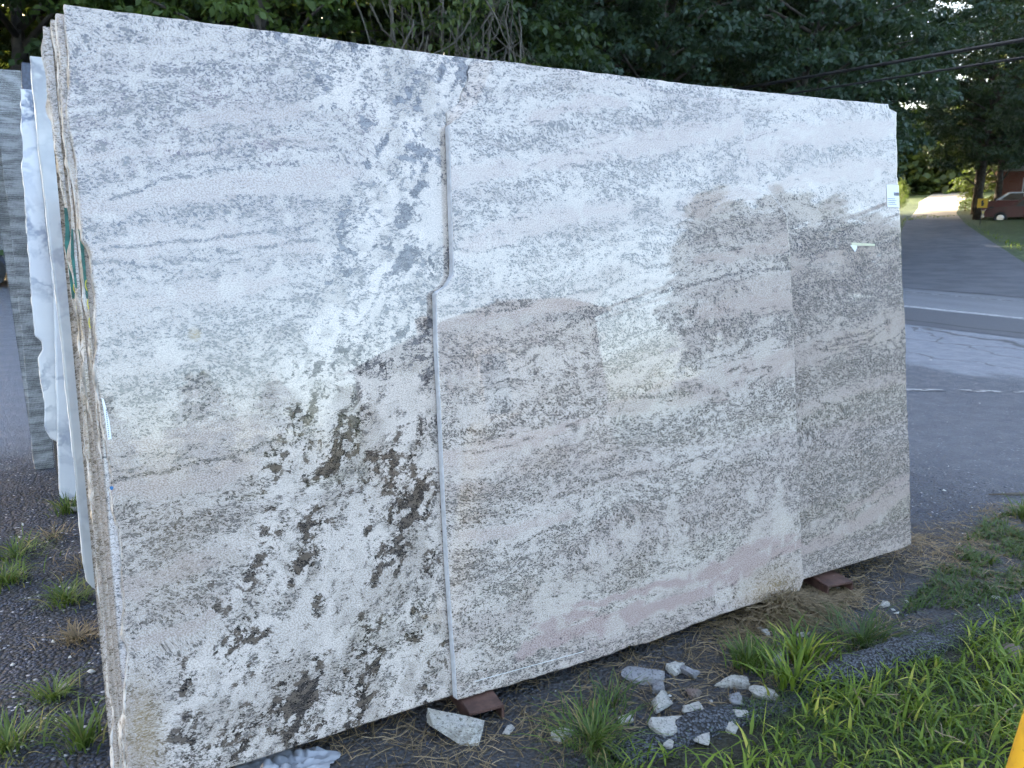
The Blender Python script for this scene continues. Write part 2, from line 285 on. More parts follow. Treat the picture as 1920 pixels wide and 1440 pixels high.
# ------------------------------------------------------------------ materials
def granite(name):
    """base rock colour and flake density come with the slab; the grain itself is noise"""
    g = G(name)
    F = g.at('flow', 'Vector')
    base = g.at('rock', 'Color'); dens = g.at('dens'); dark = g.at('dark'); tone = g.at('tone')
    n1 = g.noise(g.vmul(F, (118, 190, 1)), 1.0, 3.5, .72, dist=.7)
    nb = g.noise(g.vmul(F, (230, 300, 1)), 1.0, 1.0, .5)
    nc = g.noise(g.vmul(F, (34, 52, 1)), 1.0, 2.0, .6)
    base = g.mix(g.ss(nb, .36, .64), g.mix(.40, base, (.15, .135, .13)), g.mix(.30, base, (.74, .72, .70)))
    th = g.sub(g.sub(.60, g.mul(dens, .13)), g.mul(g.sub(nc, .5), .42))
    sp = g.math('MAXIMUM', g.ss(g.sub(n1, th), -.008, .030), g.mul(g.ss(g.sub(nb, g.add(th, .05)), -.01, .04), .6))
    scol = g.mix(tone, (.055, .046, .034), (.062, .066, .082))
    scol = g.mix(g.mul(g.at('violet'), .75), scol, (.115, .065, .09))
    scol = g.mix(g.ss(nc, .46, .66), scol, (.15, .135, .125))
    base = g.mix(g.mul(sp, .92), base, scol)
    dm = g.ss(g.add(dark, g.add(g.mul(g.sub(n1, .5), 2.0), g.mul(g.sub(nc, .5), 1.9))), .36, .70)
    dcol = g.mix(g.ss(g.add(g.mul(nb, .4), g.mul(nc, .6)), .47, .56), g.mix(tone, (.008, .006, .006), (.035, .035, .045)), g.mix(tone, (.115, .088, .066), (.19, .183, .195)))
    base = g.mix(g.mul(dm, .92), base, dcol)
    base = g.mix(g.mul(g.at('stain'), g.mul(.75, g.ss(n1, .36, .56))), base, (.27, .19, .095))
    g.b.inputs['IOR'].default_value = 1.6
    return g.out(base, .02, .5)

M = {}
M['granite'] = granite('polished_granite')

def broken_edge():
    g = G('broken_granite_edge'); O = g.obj()
    c = g.mix(g.ss(g.noise(O, 14, 5, .6), .38, .6), (.24, .225, .20), (.48, .475, .46))
    c = g.mix(g.ss(g.noise(O, 75, 4, .7), .53, .62), c, (.17, .155, .135))
    c = g.mix(g.mul(g.ss(g.noise(O, 5, 3, .6), .55, .68), .5), c, (.42, .31, .17))
    g.bump(g.noise(O, 60, 5, .65), .7, .006)
    return g.out(c, .7, .35)
M['rim'] = broken_edge()
g = G('sawn_granite_edge'); O = g.obj()
M['sawn'] = g.out(g.mix(g.ss(g.noise(O, 50, 4, .6), .4, .6), (.48, .48, .49), (.58, .58, .59)), .55, .4)

def marble(name, a, b, vein, vs, amt, rough=.12):
    g = G(name); O = g.obj()
    w = g.vadd(O, g.vmul(g.vadd(g.noise(O, 2.2, 5, .6, 1), (-.5, -.5, -.5)), (.55, .55, .55)))
    c = g.mix(g.ss(g.noise(O, 3.0, 4, .55), .35, .65), a, b)
    v = g.ss(g.math('ABSOLUTE', g.sub(g.noise(w, vs, 4, .55), .5)), .055, .0)
    c = g.mix(g.mul(g.mul(v, g.ss(g.noise(O, 1.7, 2, .5), .4, .6)), amt), c, vein)
    c = g.mix(g.mul(g.ss(g.noise(w, vs * 1.6, 5, .6), .55, .75), amt * .5), c, vein)
    return g.out(c, rough, .5)
M['marble_grey'] = marble('grey_marble', (.52, .51, .48), (.40, .40, .40), (.20, .21, .235), 2.4, .75)
M['marble_white'] = marble('white_blue_veined_marble', (.62, .62, .62), (.54, .54, .56), (.15, .175, .24), 2.8, 1.0)
M['marble_edge'] = plain('marble_edge', (.70, .69, .66), .5, .15, 12)
g = G('mesh_backed_stone'); O = g.obj(); ox = g.sep(O)
rib = g.math('SINE', g.mul(ox[0], 900.0)); rib2 = g.math('SINE', g.mul(ox[2], 520.0))
c = g.mix(g.ss(g.noise(g.vmul(O, (6, 6, 26)), 1.0, 5, .65), .4, .62), (.12, .12, .118), (.34, .34, .335))
c = g.mix(g.mul(g.ss(g.math('MAXIMUM', rib, rib2), .75, .98), .55), c, (.42, .42, .41))
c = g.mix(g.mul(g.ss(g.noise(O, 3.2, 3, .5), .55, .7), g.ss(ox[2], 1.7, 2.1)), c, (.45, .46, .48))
g.bump(g.add(rib, rib2), .4, .002)
M['ribbed'] = g.out(c, .65, .3)
M['navy'] = plain('navy_stone', (.035, .042, .065), .2, .3, 60)
M['steel'] = plain('black_steel', (.02, .02, .022), .5, .4, 12)
g = G('brown_painted_steel'); O = g.obj()
c = g.mix(g.ss(g.noise(O, 20, 5, .65), .35, .65), (.060, .032, .026), (.115, .062, .048))
c = g.mix(g.ss(g.noise(O, 11, 4, .7), .70, .74), c, (.6, .6, .58))
M['brown'] = g.out(c, .5, .4)
M['paper'] = plain('white_paper', (.78, .79, .80), .6, .06, 20)
M['print'] = plain('grey_print', (.18, .19, .22), .7, .2, 60)
M['tape'] = plain('pale_yellow_tape', (.62, .60, .42), .6, .1, 20)
M['greenpaint'] = plain('green_spray_paint', (.012, .13, .105), .5, .5, 40)
M['yellowpaint'] = plain('yellow_paint_marker', (.62, .55, .05), .5, .2, 30)
M['bluepaint'] = plain('blue_paint', (.02, .13, .30), .5, .2, 40)
M['chalk'] = plain('white_chalk', (.62, .62, .60), .8, .08, 60)

def asphalt_ground():
    g = G('asphalt_yard_ground'); P = g.pos(); px = g.sep(P); X, Y = px[0], px[1]
    big = g.noise(P, .9, 5, .6); med = g.noise(P, 6, 5, .65)
    vd = g.vor(P, 78, 'F1', 'Distance'); vc = g.sep(g.vor(P, 78, 'F1', 'Color'))
    agg = g.mix(vc[0], (.014, .019, .033), (.052, .066, .100))
    agg = g.mix(g.ss(vc[1], .955, .975), agg, (.36, .37, .39))
    agg = g.mix(g.ss(vd, .38, .62), agg, (.012, .013, .015))
    worn = g.mix(g.ss(g.noise(P, 150, 3, .6), .35, .65), (.12, .132, .158), (.205, .222, .255))
    # worn, paler paving further off; fresh coarse paving close by
    edge = g.add(X, g.mul(g.sub(big, .5), 1.7))
    far = g.ss(edge, 7.7, 8.3)
    farl = g.ss(g.add(Y, g.mul(g.sub(big, .5), 1.8)), 2.6, 4.6)
    wornm = g.math('MAXIMUM', far, g.mul(farl, .8))
    mid = g.mul(g.ss(X, 2.9, 5.2), .5)
    c = g.mix(g.math('MAXIMUM', wornm, mid), agg, worn)
    # dusty soil strip along the foot of the slabs
    soil = g.mix(g.ss(med, .35, .65), (.030, .026, .023), (.085, .070, .056))
    soil = g.mix(g.ss(vd, .2, .5), soil, (.045, .045, .048))
    yy = g.add(Y, g.mul(g.sub(big, .5), .5)); xx = g.add(X, g.mul(g.sub(big, .5), .9))
    sm = g.mul(g.mul(g.ss(yy, .42, .16), g.ss(xx, .15, .5)), g.ss(g.add(xx, g.mul(yy, 1.4)), 4.1, 3.5))
    sm = g.mul(sm, g.ss(med, .30, .50))
    c = g.mix(sm, c, soil)
    lawn = g.ss(g.add(Y, g.mul(g.sub(med, .5), .12)), -.40, -.50)
    lawn = g.mul(lawn, g.ss(X, .5, 1.0))
    c = g.mix(lawn, c, (.022, .022, .012))
    moss = g.mul(g.ss(g.noise(P, 3.3, 4, .6), .60, .70), g.mul(g.ss(X, .3, .1), g.ss(Y, 3.0, 2.0)))
    c = g.mix(g.mul(moss, .3), c, (.045, .05, .025))
    # cracks in the worn lot
    cw = g.vadd(P, g.vmul(g.vadd(g.noise(P, 1.5, 4, .6, 1), (-.5, -.5, -.5)), (.9, .9, 0)))
    ck = g.ss(g.vor(g.vmul(cw, (.9, .5, 0)), 1.0, 'DISTANCE_TO_EDGE'), .022, .004)
    c = g.mix(g.mul(ck, g.mul(far, .8)), c, (.03, .031, .034))
    # leaf litter and grass beyond the road and behind the yard
    gr = g.mix(g.ss(g.noise(P, 2.3, 5, .7), .35, .65), (.024, .042, .012), (.055, .085, .022))
    lit = g.mix(g.ss(g.noise(P, 4.0, 5, .7), .35, .65), (.035, .028, .018), (.075, .060, .036))
    c = g.mix(g.ss(X, 17.75, 17.95), c, gr)
    c = g.mix(g.math('MAXIMUM', g.ss(Y, 20.0, 20.6), g.ss(Y, -7.0, -8.0)), c, g.mix(g.ss(X, 21, 25), lit, gr))
    h = g.add(g.mul(g.sub(1.0, vd), g.sub(1.0, wornm)), g.mul(g.noise(P, 40, 4, .6), .8))
    g.bump(h, .9, .016)
    return g.out(c, g.ss(med, .3, .7, .55, .85), .45)
M['ground'] = asphalt_ground()
g = G('road_asphalt'); P = g.pos(); px = g.sep(P)
c = g.mix(g.ss(g.noise(P, 120, 3, .6), .35, .65), (.115, .123, .142), (.17, .18, .202))
c = g.mix(g.ss(g.noise(g.vmul(P, (1.0, .12, 1)), 1.0, 4, .6), .4, .65), c, (.105, .112, .13))
c = g.mix(g.ss(px[0], 13.65, 13.4), c, (.062, .068, .082))
c = g.mix(g.ss(g.math('ABSOLUTE', g.sub(g.add(px[0], g.mul(g.sub(g.noise(P, .8, 4, .7), .5), .5)), 11.7)), .10, .03), c, (.02, .021, .024))
g.bump(g.noise(P, 90, 3, .6), .35, .006)
M['road'] = g.out(c, .6, .45)
g = G('driveway_asphalt'); P = g.pos()
c = g.mix(g.ss(g.noise(P, 1.1, 5, .65), .35, .65), (.066, .071, .083), (.105, .11, .125))
c = g.mix(g.ss(g.sep(P)[0], 54, 60), c, g.mix(g.noise(P, 3, 4, .6), (.30, .27, .22), (.46, .42, .35)))  # far end painted paler to stand in for strong sunlight
M['drive'] = g.out(c, .75, .35)
g = G('worn_white_line'); P = g.pos()
c = g.mix(g.ss(g.noise(P, 14, 5, .7), .40, .55), (.17, .175, .19), (.42, .43, .44))
M['line'] = g.out(c, .7, .3)
g = G('faded_white_line'); P = g.pos()
c = g.mix(g.ss(g.noise(P, 9, 5, .75), .47, .58), (.06, .065, .075), (.30, .31, .32))
M['fadeline'] = g.out(c, .7, .3)

def leafmat(name, a, b, c3, trans=.45):
    g = G(name)
    t = g.at('tint')
    c = g.mix(g.ss(t, 0.0, .8), a, b); c = g.mix(g.ss(t, .86, 1.0), c, c3)
    g.set(g.b.inputs['Base Color'], c); g.b.inputs['Roughness'].default_value = .5
    g.b.inputs['Specular IOR Level'].default_value = .35
    tr = g.n('BsdfTranslucent'); g.set(tr.inputs[0], g.mix(.5, c, (.16, .22, .02), 'MIX'))
    mx = g.n('MixShader'); mx.inputs[0].default_value = trans
    g.t.links.new(g.b.outputs[0], mx.inputs[1]); g.t.links.new(tr.outputs[0], mx.inputs[2]); g.t.links.new(mx.outputs[0], g.o.inputs[0])
    return g.m
M['leaf_dark'] = leafmat('dark_leaf', (0.015, 0.032, 0.012), (0.032, 0.058, 0.019), (0.056, 0.064, 0.017), .25)
M['leaf_blue'] = leafmat('bluish_leaf', (.016, .036, .024), (.034, .064, .042), (.045, .072, .030), .25)
M['leaf_light'] = leafmat('light_leaf', (.036, .070, .014), (.070, .115, .026), (.11, .12, .03), .4)
M['leaf_olive'] = leafmat('olive_leaf', (.042, .068, .020), (.078, .105, .032), (.12, .12, .03), .35)
M['grass'] = leafmat('grass_blade', (.055, .110, .014), (.175, .250, .030), (.44, .42, .08), .4)
M['weed'] = leafmat('weed_blade', (.050, .095, .018), (.10, .155, .032), (.26, .22, .08), .3)
M['dry'] = leafmat('dry_straw', (.12, .088, .05), (.225, .165, .095), (.31, .24, .15), .15)
M['clover'] = leafmat('low_green', (.032, .066, .018), (.062, .105, .028), (.14, .115, .05), .3)
M['bark'] = plain('bark', (.055, .045, .036), .85, .5, 5, bump=.6)
M['twig'] = plain('pale_twig', (.085, .075, .06), .8, .3, 5)
def rock(name, a, b, sp):
    g = G(name); O = g.obj()
    c = g.mix(g.ss(g.noise(O, 14, 5, .6), .35, .62), a, b)
    c = g.mix(g.ss(g.noise(g.vmul(O, (120, 120, 240)), 1.0, 3, .6), .54, .64), c, sp)
    c = g.mix(g.mul(g.ss(g.noise(O, 13, 5, .75), .42, .62), .7), c, (.10, .088, .07))
    g.bump(g.noise(O, 45, 5, .65), .6, .008)
    return g.out(c, .75, .3)
M['rock_white'] = rock('white_stone', (.30, .285, .25), (.46, .455, .43), (.17, .16, .145))
M['rock_gran'] = rock('granite_offcut', (.28, .26, .22), (.47, .46, .43), (.13, .12, .10))
M['rock_grey'] = rock('grey_stone', (.17, .17, .18), (.30, .30, .31), (.09, .09, .095))
M['rock_brown'] = rock('brown_stone', (.13, .095, .08), (.20, .15, .13), (.07, .05, .04))
M['chip_dark'] = plain('dark_gravel', (.042, .054, .080), .7, .5, 20)
M['chip_white'] = plain('white_gravel', (.5, .5, .48), .7, .2, 20)
g = G('asphalt_kerb_mix'); O = g.pos()
vd = g.vor(O, 120); vc = g.sep(g.vor(O, 120, 'F1', 'Color'))
c = g.mix(vc[0], (.04, .045, .055), (.125, .135, .155)); c = g.mix(g.ss(vd, .4, .65), c, (.02, .02, .02))
g.bump(g.sub(1.0, vd), .9, .01)
M['kerb'] = g.out(c, .85, .3)
g = G('rusty_yellow_paint'); O = g.obj()
c = g.mix(g.ss(g.noise(O, 5, 4, .6), .35, .7), (.62, .37, .028), (.52, .30, .03))
c = g.mix(g.mul(g.ss(g.noise(O, 9, 5, .7), .5, .7), .5), c, (.30, .19, .06))
c = g.mix(g.ss(g.noise(O, 60, 4, .7), .60, .68), c, (.11, .055, .025))
M['yellow'] = g.out(c, .5, .4)
g = G('clear_crumpled_plastic'); O = g.obj()
M['plastic'] = g.out((.42, .44, .47), .22, .6)
g.b.inputs['Transmission Weight'].default_value = .35

# ------------------------------------------------------------------ ground
def terr(x):
    t = np.maximum(0, np.asarray(x, float) - 21.0)
    return .045 * t + .00035 * t * t

def axis(lo, hi, near, step):
    a = [0.0]
    while a[-1] < hi: a.append(a[-1] + (step if a[-1] < near else step * 3))
    b = [0.0]
    while b[-1] > lo: b.append(b[-1] - (step if b[-1] > -near else step * 3))
    return np.array(sorted(set(b + a)))
gx = axis(-150, 260, 100, 1.0); gy = axis(-170, 260, 90, 1.5)
GX, GY = np.meshgrid(gx, gy, indexing='ij')
GZ = terr(GX)
ny = len(gy)
ii, jj = np.meshgrid(np.arange(len(gx) - 1), np.arange(ny - 1), indexing='ij')
q = (ii * ny + jj).ravel()
gm = np_mesh('ground', np.stack([GX, GY, GZ], -1).reshape(-1, 3), np.stack([q, q + ny, q + ny + 1, q + 1], 1))
tag(link('ground', gm, M['ground']), kind='structure')

def strip(name, Lp, Rp, mat, lift, n=24, across=3):
    """ribbon between two polylines that follows the terrain"""
    def rs(pl):
        pl = np.array(pl, float); d = np.r_[0, np.cumsum(np.hypot(*np.diff(pl, axis=0).T))]
        t = np.linspace(0, d[-1], n); return np.stack([np.interp(t, d, pl[:, 0]), np.interp(t, d, pl[:, 1])], 1)
    a, b = rs(Lp), rs(Rp)
    V = []
    for k in range(across + 1):
        p = a + (b - a) * k / across
        V.append(np.c_[p, terr(p[:, 0]) + lift])
    V = np.stack(V, 1).reshape(-1, 3); c = across + 1
    i, j = np.meshgrid(np.arange(n - 1), np.arange(across), indexing='ij'); q = (i * c + j).ravel()
    return link(name, np_mesh(name, V, np.stack([q, q + 1, q + c + 1, q + c], 1)), mat)

tag(strip('road', [(11.2, -80), (11.2, 60)], [(17.9, -80), (17.9, 60)], M['road'], .006, 60), kind='structure')
tag(strip('road_edge_line', [(13.58, -80), (13.58, 60)], [(13.80, -80), (13.80, 60)], M['line'], .011, 30, 1), kind='structure')
tag(strip('far_edge_line', [(16.75, -80), (16.75, 60)], [(16.87, -80), (16.87, 60)], M['fadeline'], .011, 30, 1), kind='structure')
for k, (a, b) in enumerate((((6.3, 2.42), (6.85, 2.07)), ((6.98, 1.99), (7.28, 1.80)), ((7.36, 1.74), (8.4, 1.10)))):
    tag(strip('parking_line', [a, b], [(a[0] + .05, a[1] + .085), (b[0] + .05, b[1] + .085)], M['fadeline'], .005, 4, 1), kind='structure')
tag(strip('driveway', [(17.85, 13.5), (21.4, 13.6), (26.4, 16.2), (40.7, 25.2), (53.3, 33.2), (71.3, 44.0), (81.1, 50.3), (110, 66)],
      [(17.85, 3.5), (21.5, 7.2), (25.8, 10.8), (34.0, 16.2), (41.9, 21.5), (50.9, 27.6), (63.3, 35.6), (80.7, 45.6), (110, 60)], M['drive'], .014, 90, 6), kind='structure')
tag(strip('side_path', [(25.0, 7.5), (31.0, 11.5), (40.0, 18.6)], [(27.5, 5.0), (33.5, 8.6), (42.5, 15.6)], M['drive'], .024, 16, 3), kind='structure')

# ------------------------------------------------------------------ slabs
def interp_pl(pl, t, key):
    pl = np.array(pl, float); o = np.argsort(pl[:, key], kind='stable'); return np.interp(t, pl[o, key], pl[o, 1 - key])

def bandmask(bands, u, v):
    m = np.zeros_like(u)
    for b in bands:
        b = np.array(b)
        c = np.interp(u, b[:, 0], b[:, 1]); w = np.interp(u, b[:, 0], b[:, 2]) + .004
        d = np.abs(v - c) / w
        end = np.clip(np.minimum(u - b[0, 0], b[-1, 0] - u) / .06 + 1, 0, 1)
        if b[0, 0] < .12: end = np.where(u < b[0, 0] + .1, 1, end)
        m = np.maximum(m, np.clip(1.5 - d, 0, 1) * end)
    return m

def sst(x, a, b):
    t = np.clip((x - a) / (b - a), 0, 1); return t * t * (3 - 2 * t)

def mixc(c, col, f):
    return c + (np.array(col)[None] - c) * np.clip(f, 0, 1)[:, None]

def rock_fields(me, u, v, data):
    """layered gneiss: bands along the foliation, pale clots, pegmatite vein with dark mica patches"""
    sd = data.get('seed', 0); has = 'vein' in data
    sb, stn = data.get('slope', (0.0, 0.0))
    us = u + data.get('shift', 0)
    wu = u + (fbm(us * 5, v * 5, 31, 4) - .5) * .10 + (fbm(us * 22, v * 22, 33, 3) - .5) * .035
    wv = v + (fbm(us * 3.5, v * 8, 37, 4) - .5) * .06 + (fbm(us * 20, v * 30, 39, 3) - .5) * .03
    q = v - sb * u - .5 * stn * u * u + (fbm(us * 2.2, v * 4, 45, 4) - .5) * .12
    n2 = fbm(us * 7, q * 20, 47 + sd, 4); n4 = fbm(us * 1.6, q * 8.5, 53 + sd, 3); n5 = fbm(us * 18, q * 60, 59 + sd, 4)
    n6 = fbm(us * 13, v * 11, 61 + sd, 4); nb = fbm(us * 2.1, v * 2.1, 67, 3)
    speck = bandmask(data.get('speck', []), wu, wv)
    pink = sst(bandmask(data.get('pink', []), wu, wv) + (n5 - .5) * 1.8 + (n2 - .5) * 1.0, .20, 1.0)
    red = sst(bandmask(data.get('red', []), wu, wv) + (n5 - .5) * 1.2, .30, .75)
    pale = np.zeros_like(u)
    for (a, b, ra, rb) in data.get('pale', []):
        pale = np.maximum(pale, np.clip(1.7 - np.hypot((wu - a) / ra, (wv - b) / rb), 0, 1))
    pale = np.maximum(pale * .95, sst(n6, .66, .78) * .6)
    pale = sst(pale + (fbm(us * 26, v * 17, 71, 4) - .5) * 2.4, .35, 1.0)
    c = np.ones((len(u), 3)) * np.array([.52, .492, .488])
    c = mixc(c, (.64, .64, .64), sst(n4, .40, .60)); c = mixc(c, (.47, .44, .41), sst(n2, .56, .72) * .5)
    c = mixc(c, (.475, .42, .41), pink * .8); c = mixc(c, (.36, .265, .27), red * .8)
    vein = np.zeros_like(u); dark = np.zeros_like(u)
    if has:
        le = interp_pl(data['vein'], v, 1) + (fbm(us * 4, v * 12, 41, 4) - .5) * .20
        ri = 1.30 + .18 * sst(v, 1.3, 1.9) + (fbm(us * 3, v * 6, 43) - .5) * .3
        vein = np.clip(np.minimum(wu - le, ri - wu) / .09 + .5, 0, 1)
        p0 = u * .5 + v * .87; q0 = -u * .87 + v * .5
        cl = fbm(p0 * 7 + (n6 - .5) * 1.5, q0 * 15, 91, 4)
        cry = vnoise(wu * 30, wv * 26, 97)
        c = mixc(c, (.70, .70, .70), vein * .92); c = mixc(c, (.455, .445, .425), vein * sst(cry, .45, .85) * .9)
        c = mixc(c, (.42, .40, .37), vein * sst(fbm(wu * 9, wv * 9, 113, 4), .52, .62) * .7); c = mixc(c, (.72, .72, .72), vein * sst(fbm(wu * 16, wv * 16, 117, 3), .55, .66) * .8)
        w2u = u + (fbm(u * 14, v * 14, 101, 3) - .5) * .06; w2v = v + (fbm(u * 14, v * 14, 103, 3) - .5) * .06
        for (a, b, r) in data['dark']:
            du, dv = w2u - a, w2v - b
            an = .75 + 1.3 * math.sin(a * 37.0 + b * 91.0) * .6; ca, sa = math.cos(an), math.sin(an)
            p = du * ca + dv * sa; qd = -du * sa + dv * ca
            dark = np.maximum(dark, np.clip(1.10 - np.hypot(p / (r * 1.25), qd / (r * .85)) * .62, 0, 1))
        streak = fbm(p0 * 22 + (n6 - .5) * 3, q0 * 62 + (n5 - .5) * 2, 107, 3)
        dark = dark * .76 + (streak - .5) * 1.5 * (dark > .02) * np.minimum(1, dark * 3) + vein * np.maximum(0, sst(cl, .52, .68) * (streak - .42) * 2.0)
        fl = fbm(wu * 58, wv * 50, 139, 3); dark = dark + vein * sst(fl, .55, .69) * (.24 + .55 * sst(cl, .44, .62))
        dark = np.clip(dark, -1, 1.2)
        c = mixc(c, (.36, .335, .325), (1 - vein) * sst(1.5 - u, 0, .3) * .34)
    c = mixc(c, (.575, .57, .56), pale * .7)
    dens = .36 + speck * .48 + (n2 - .5) * 1.5 + (n4 - .5) * .7 + (n5 - .5) * 1.5 - pink * .95 - red * .9 - pale * .7 - vein * .75
    # thin dark seams that follow the layers
    sv = fbm(us * 1.1, q * 11, 111 + sd, 4); dens = dens + 1.9 * sst(-np.abs(sv - .5), -.016, -.003) * sst(n4, .42, .56) * (1 - vein)
    sv2 = fbm(us * 1.6 + 9, q * 17 + (n5 - .5) * .5, 131 + sd, 4); dens = dens + 1.7 * sst(-np.abs(sv2 - .5), -.018, -.003) * sst(n2, .45, .6) * (1 - vein)
    for pl in data.get('seam', []):
        pl = np.array(pl)
        cv = np.interp(u, pl[:, 0], pl[:, 1]) + (fbm(us * 14, v * 0 + 3, 137, 3) - .5) * .02
        dens = dens + 3.0 * np.clip(1.4 - np.abs(v - cv) / .0055, 0, 1) * ((u > pl[0, 0]) & (u < pl[-1, 0]))
    if has: dens = dens + vein * (1.3 * sst(streak, .50, .66) + 1.0 * sst(cl, .46, .62) + .25)
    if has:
        rr = sst(u, 2.2, 2.5) * sst(1.55 - v + (n2 - .5) * .3, 0, .35)  # lower right end: darker stone, with reflected dark trees partly painted in
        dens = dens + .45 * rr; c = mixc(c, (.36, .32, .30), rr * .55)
    dens = np.where(dens > 0, .85 * np.tanh(dens / .85), dens)
    a = me.attributes.new('rock', 'FLOAT_COLOR', 'POINT')
    c = c * np.array([.975, .82, .695])
    a.data.foreach_set('color', np.c_[c, np.ones(len(c))].astype(np.float32).ravel())
    a = me.attributes.new('flow', 'FLOAT_VECTOR', 'POINT')
    a.data.foreach_set('vector', np.stack([us + .45 * v, q + (n6 - .5) * .03, np.zeros_like(u)], 1).astype(np.float32).ravel())
    attr(me, 'dens', dens); attr(me, 'dark', dark)
    attr(me, 'tone', np.clip(sst(v, .55, 1.35) + (nb - .5) * 1.1, 0, 1))
    attr(me, 'violet', np.clip(1.5 - np.hypot((u - .35) / .45, (v - 1.65) / .11), 0, 1) * sst(n6, .35, .6) if has else red * .6)
    attr(me, 'stain', data['stain'](u, v) if 'stain' in data else np.zeros_like(u))

def make_slab(name, Lp, Rp, Tp, Bp, y0, z0, off, thick, mats, step=.012, rim=(.006, .002, .002, .002), data=None, parent=None):
    u0 = min(min(p[0] for p in Lp), 0); u1 = max(p[0] for p in Rp); v1 = max(p[1] for p in Tp)
    ns = max(8, int((u1 - u0) / step)); nt = max(8, int(v1 / step))
    s = np.linspace(0, 1, ns + 1); t = np.linspace(0, 1, nt + 1)
    S_, T_ = np.meshgrid(s, t, indexing='ij')
    ug = u0 + S_ * (u1 - u0)
    for _ in range(3):
        vb = interp_pl(Bp, ug, 0); vt = interp_pl(Tp, ug, 0)
        vg = vb + T_ * (vt - vb)
        ul = interp_pl(Lp, vg, 1); ur = interp_pl(Rp, vg, 1)
        ug = ul + S_ * (ur - ul)
    # ragged outline
    jl = (fbm(vg * 9, vg * 0 + off * 90, 3, 6) - .5) * 2; jb = (fbm(ug * 30, ug * 0, 9, 4) - .5) * 2
    ug = ug + rim[0] * jl * np.clip(1 - S_ * ns / 4, 0, 1) + rim[1] * (fbm(vg * 30, vg * 0, 5, 4) - .5) * 2 * np.clip(1 - (1 - S_) * ns / 4, 0, 1)
    vg = vg + rim[3] * jb * np.clip(1 - T_ * nt / 4, 0, 1) + rim[2] * (fbm(ug * 30, ug * 0, 13, 4) - .5) * 2 * np.clip(1 - (1 - T_) * nt / 4, 0, 1)
    nv = (ns + 1) * (nt + 1)
    front = np.stack([ug, np.full_like(ug, -off), vg], -1).reshape(-1, 3)
    i, j = np.meshgrid(np.arange(ns), np.arange(nt), indexing='ij'); q = (i * (nt + 1) + j).ravel()
    faces = [np.stack([q, q + nt + 1, q + nt + 2, q + 1], 1)]
    idx = np.arange(nv).reshape(ns + 1, nt + 1)
    loop = np.r_[idx[:, 0], idx[-1, 1:], idx[-2::-1, -1], idx[0, -2:0:-1]]
    side = np.r_[np.full(ns + 1, 3), np.full(nt, 1), np.full(ns, 2), np.full(nt - 1, 0)]
    lp = front[loop]; c = lp.mean(0)
    prev = loop; V = [front]; base = nv; m = len(loop)
    nrm = np.roll(lp, -1, 0) - np.roll(lp, 1, 0); nrm = np.stack([nrm[:, 2], np.zeros(m), -nrm[:, 0]], 1); nrm /= np.linalg.norm(nrm, axis=1, keepdims=True) + 1e-9
    amp = np.array(rim)[side][:, None]
    K = 5
    for k in range(1, K + 1):
        f = k / K
        jit = (fbm(np.arange(m) * step * 14, np.full(m, k * .55 + off * 70), 21, 5) - .52)[:, None] * 3.0 * amp
        if k == K: jit = jit * .3
        P = lp + nrm * (jit + .0008 * (k < K)) + np.array([0, thick * f, 0])
        if mats[1] is M['sawn']:
            P[:, 0] -= np.where((side == 0) & (lp[:, 2] > 1.69), .060 * f * np.clip((lp[:, 2] - 1.69) / .05, 0, 1) * (.6 + .8 * fbm(lp[:, 2] * 22, lp[:, 2] * 0, 77)), 0)
        V.append(P); cur = base + np.arange(m); base += m
        faces.append(np.stack([prev, cur, np.roll(cur, -1), np.roll(prev, -1)], 1)); prev = cur
    # back sheet between the bottom and the top edge of the last ring
    bi = cur[:ns + 1]; ti = cur[ns + nt:2 * ns + nt + 1][::-1]
    faces.append(np.stack([bi[:-1], ti[:-1], ti[1:], bi[1:]], 1))
    V = np.concatenate(V); Fc = np.concatenate(faces)
    me = np_mesh(name, V, Fc)
    mi = np.zeros(len(Fc), dtype=np.int32); nf = len(faces[0])
    for k in range(K):
        a = nf + k * m
        mi[a:a + m] = np.where(side == 0, 1, np.where(side == 1, 1, 2 if len(mats) > 2 else 1))
    if len(mats) > 2 and mats[1] is M['sawn']:
        mi[nf:nf + K * m] = np.where((np.tile(side, K) == 0) & (np.tile(lp[:, 2], K) > 1.69), 0, mi[nf:nf + K * m])
    for x in (mats if isinstance(mats, (list, tuple)) else [mats]): me.materials.append(x)
    me.polygons.foreach_set('material_index', mi)
    if data is not None: rock_fields(me, V[:, 0].astype(float), V[:, 2].astype(float), data)
    o = bpy.data.objects.new(name, me); COL.objects.link(o)
    o.location = (0, y0, z0); o.rotation_euler = (-LEAN, 0, 0)
    if parent: o.parent = parent
    return o

def slope_fit(bands):
    us, ss = [], []
    for b in bands:
        for p, r in zip(b, b[1:]):
            if r[0] - p[0] > .05: us.append((p[0] + r[0]) / 2); ss.append((r[1] - p[1]) / (r[0] - p[0]))
    k = np.polyfit(us, ss, 1)
    return float(k[1]), float(k[0])

def flat(name, parent, pts, y, mat, th=.0012):
    """thin sheet on a slab face; pts (u,v) in the slab's own frame"""
    bm = bmesh.new(); prism(bm, pts, y - th, y)
    return bm_obj(name, bm, mat, parent)

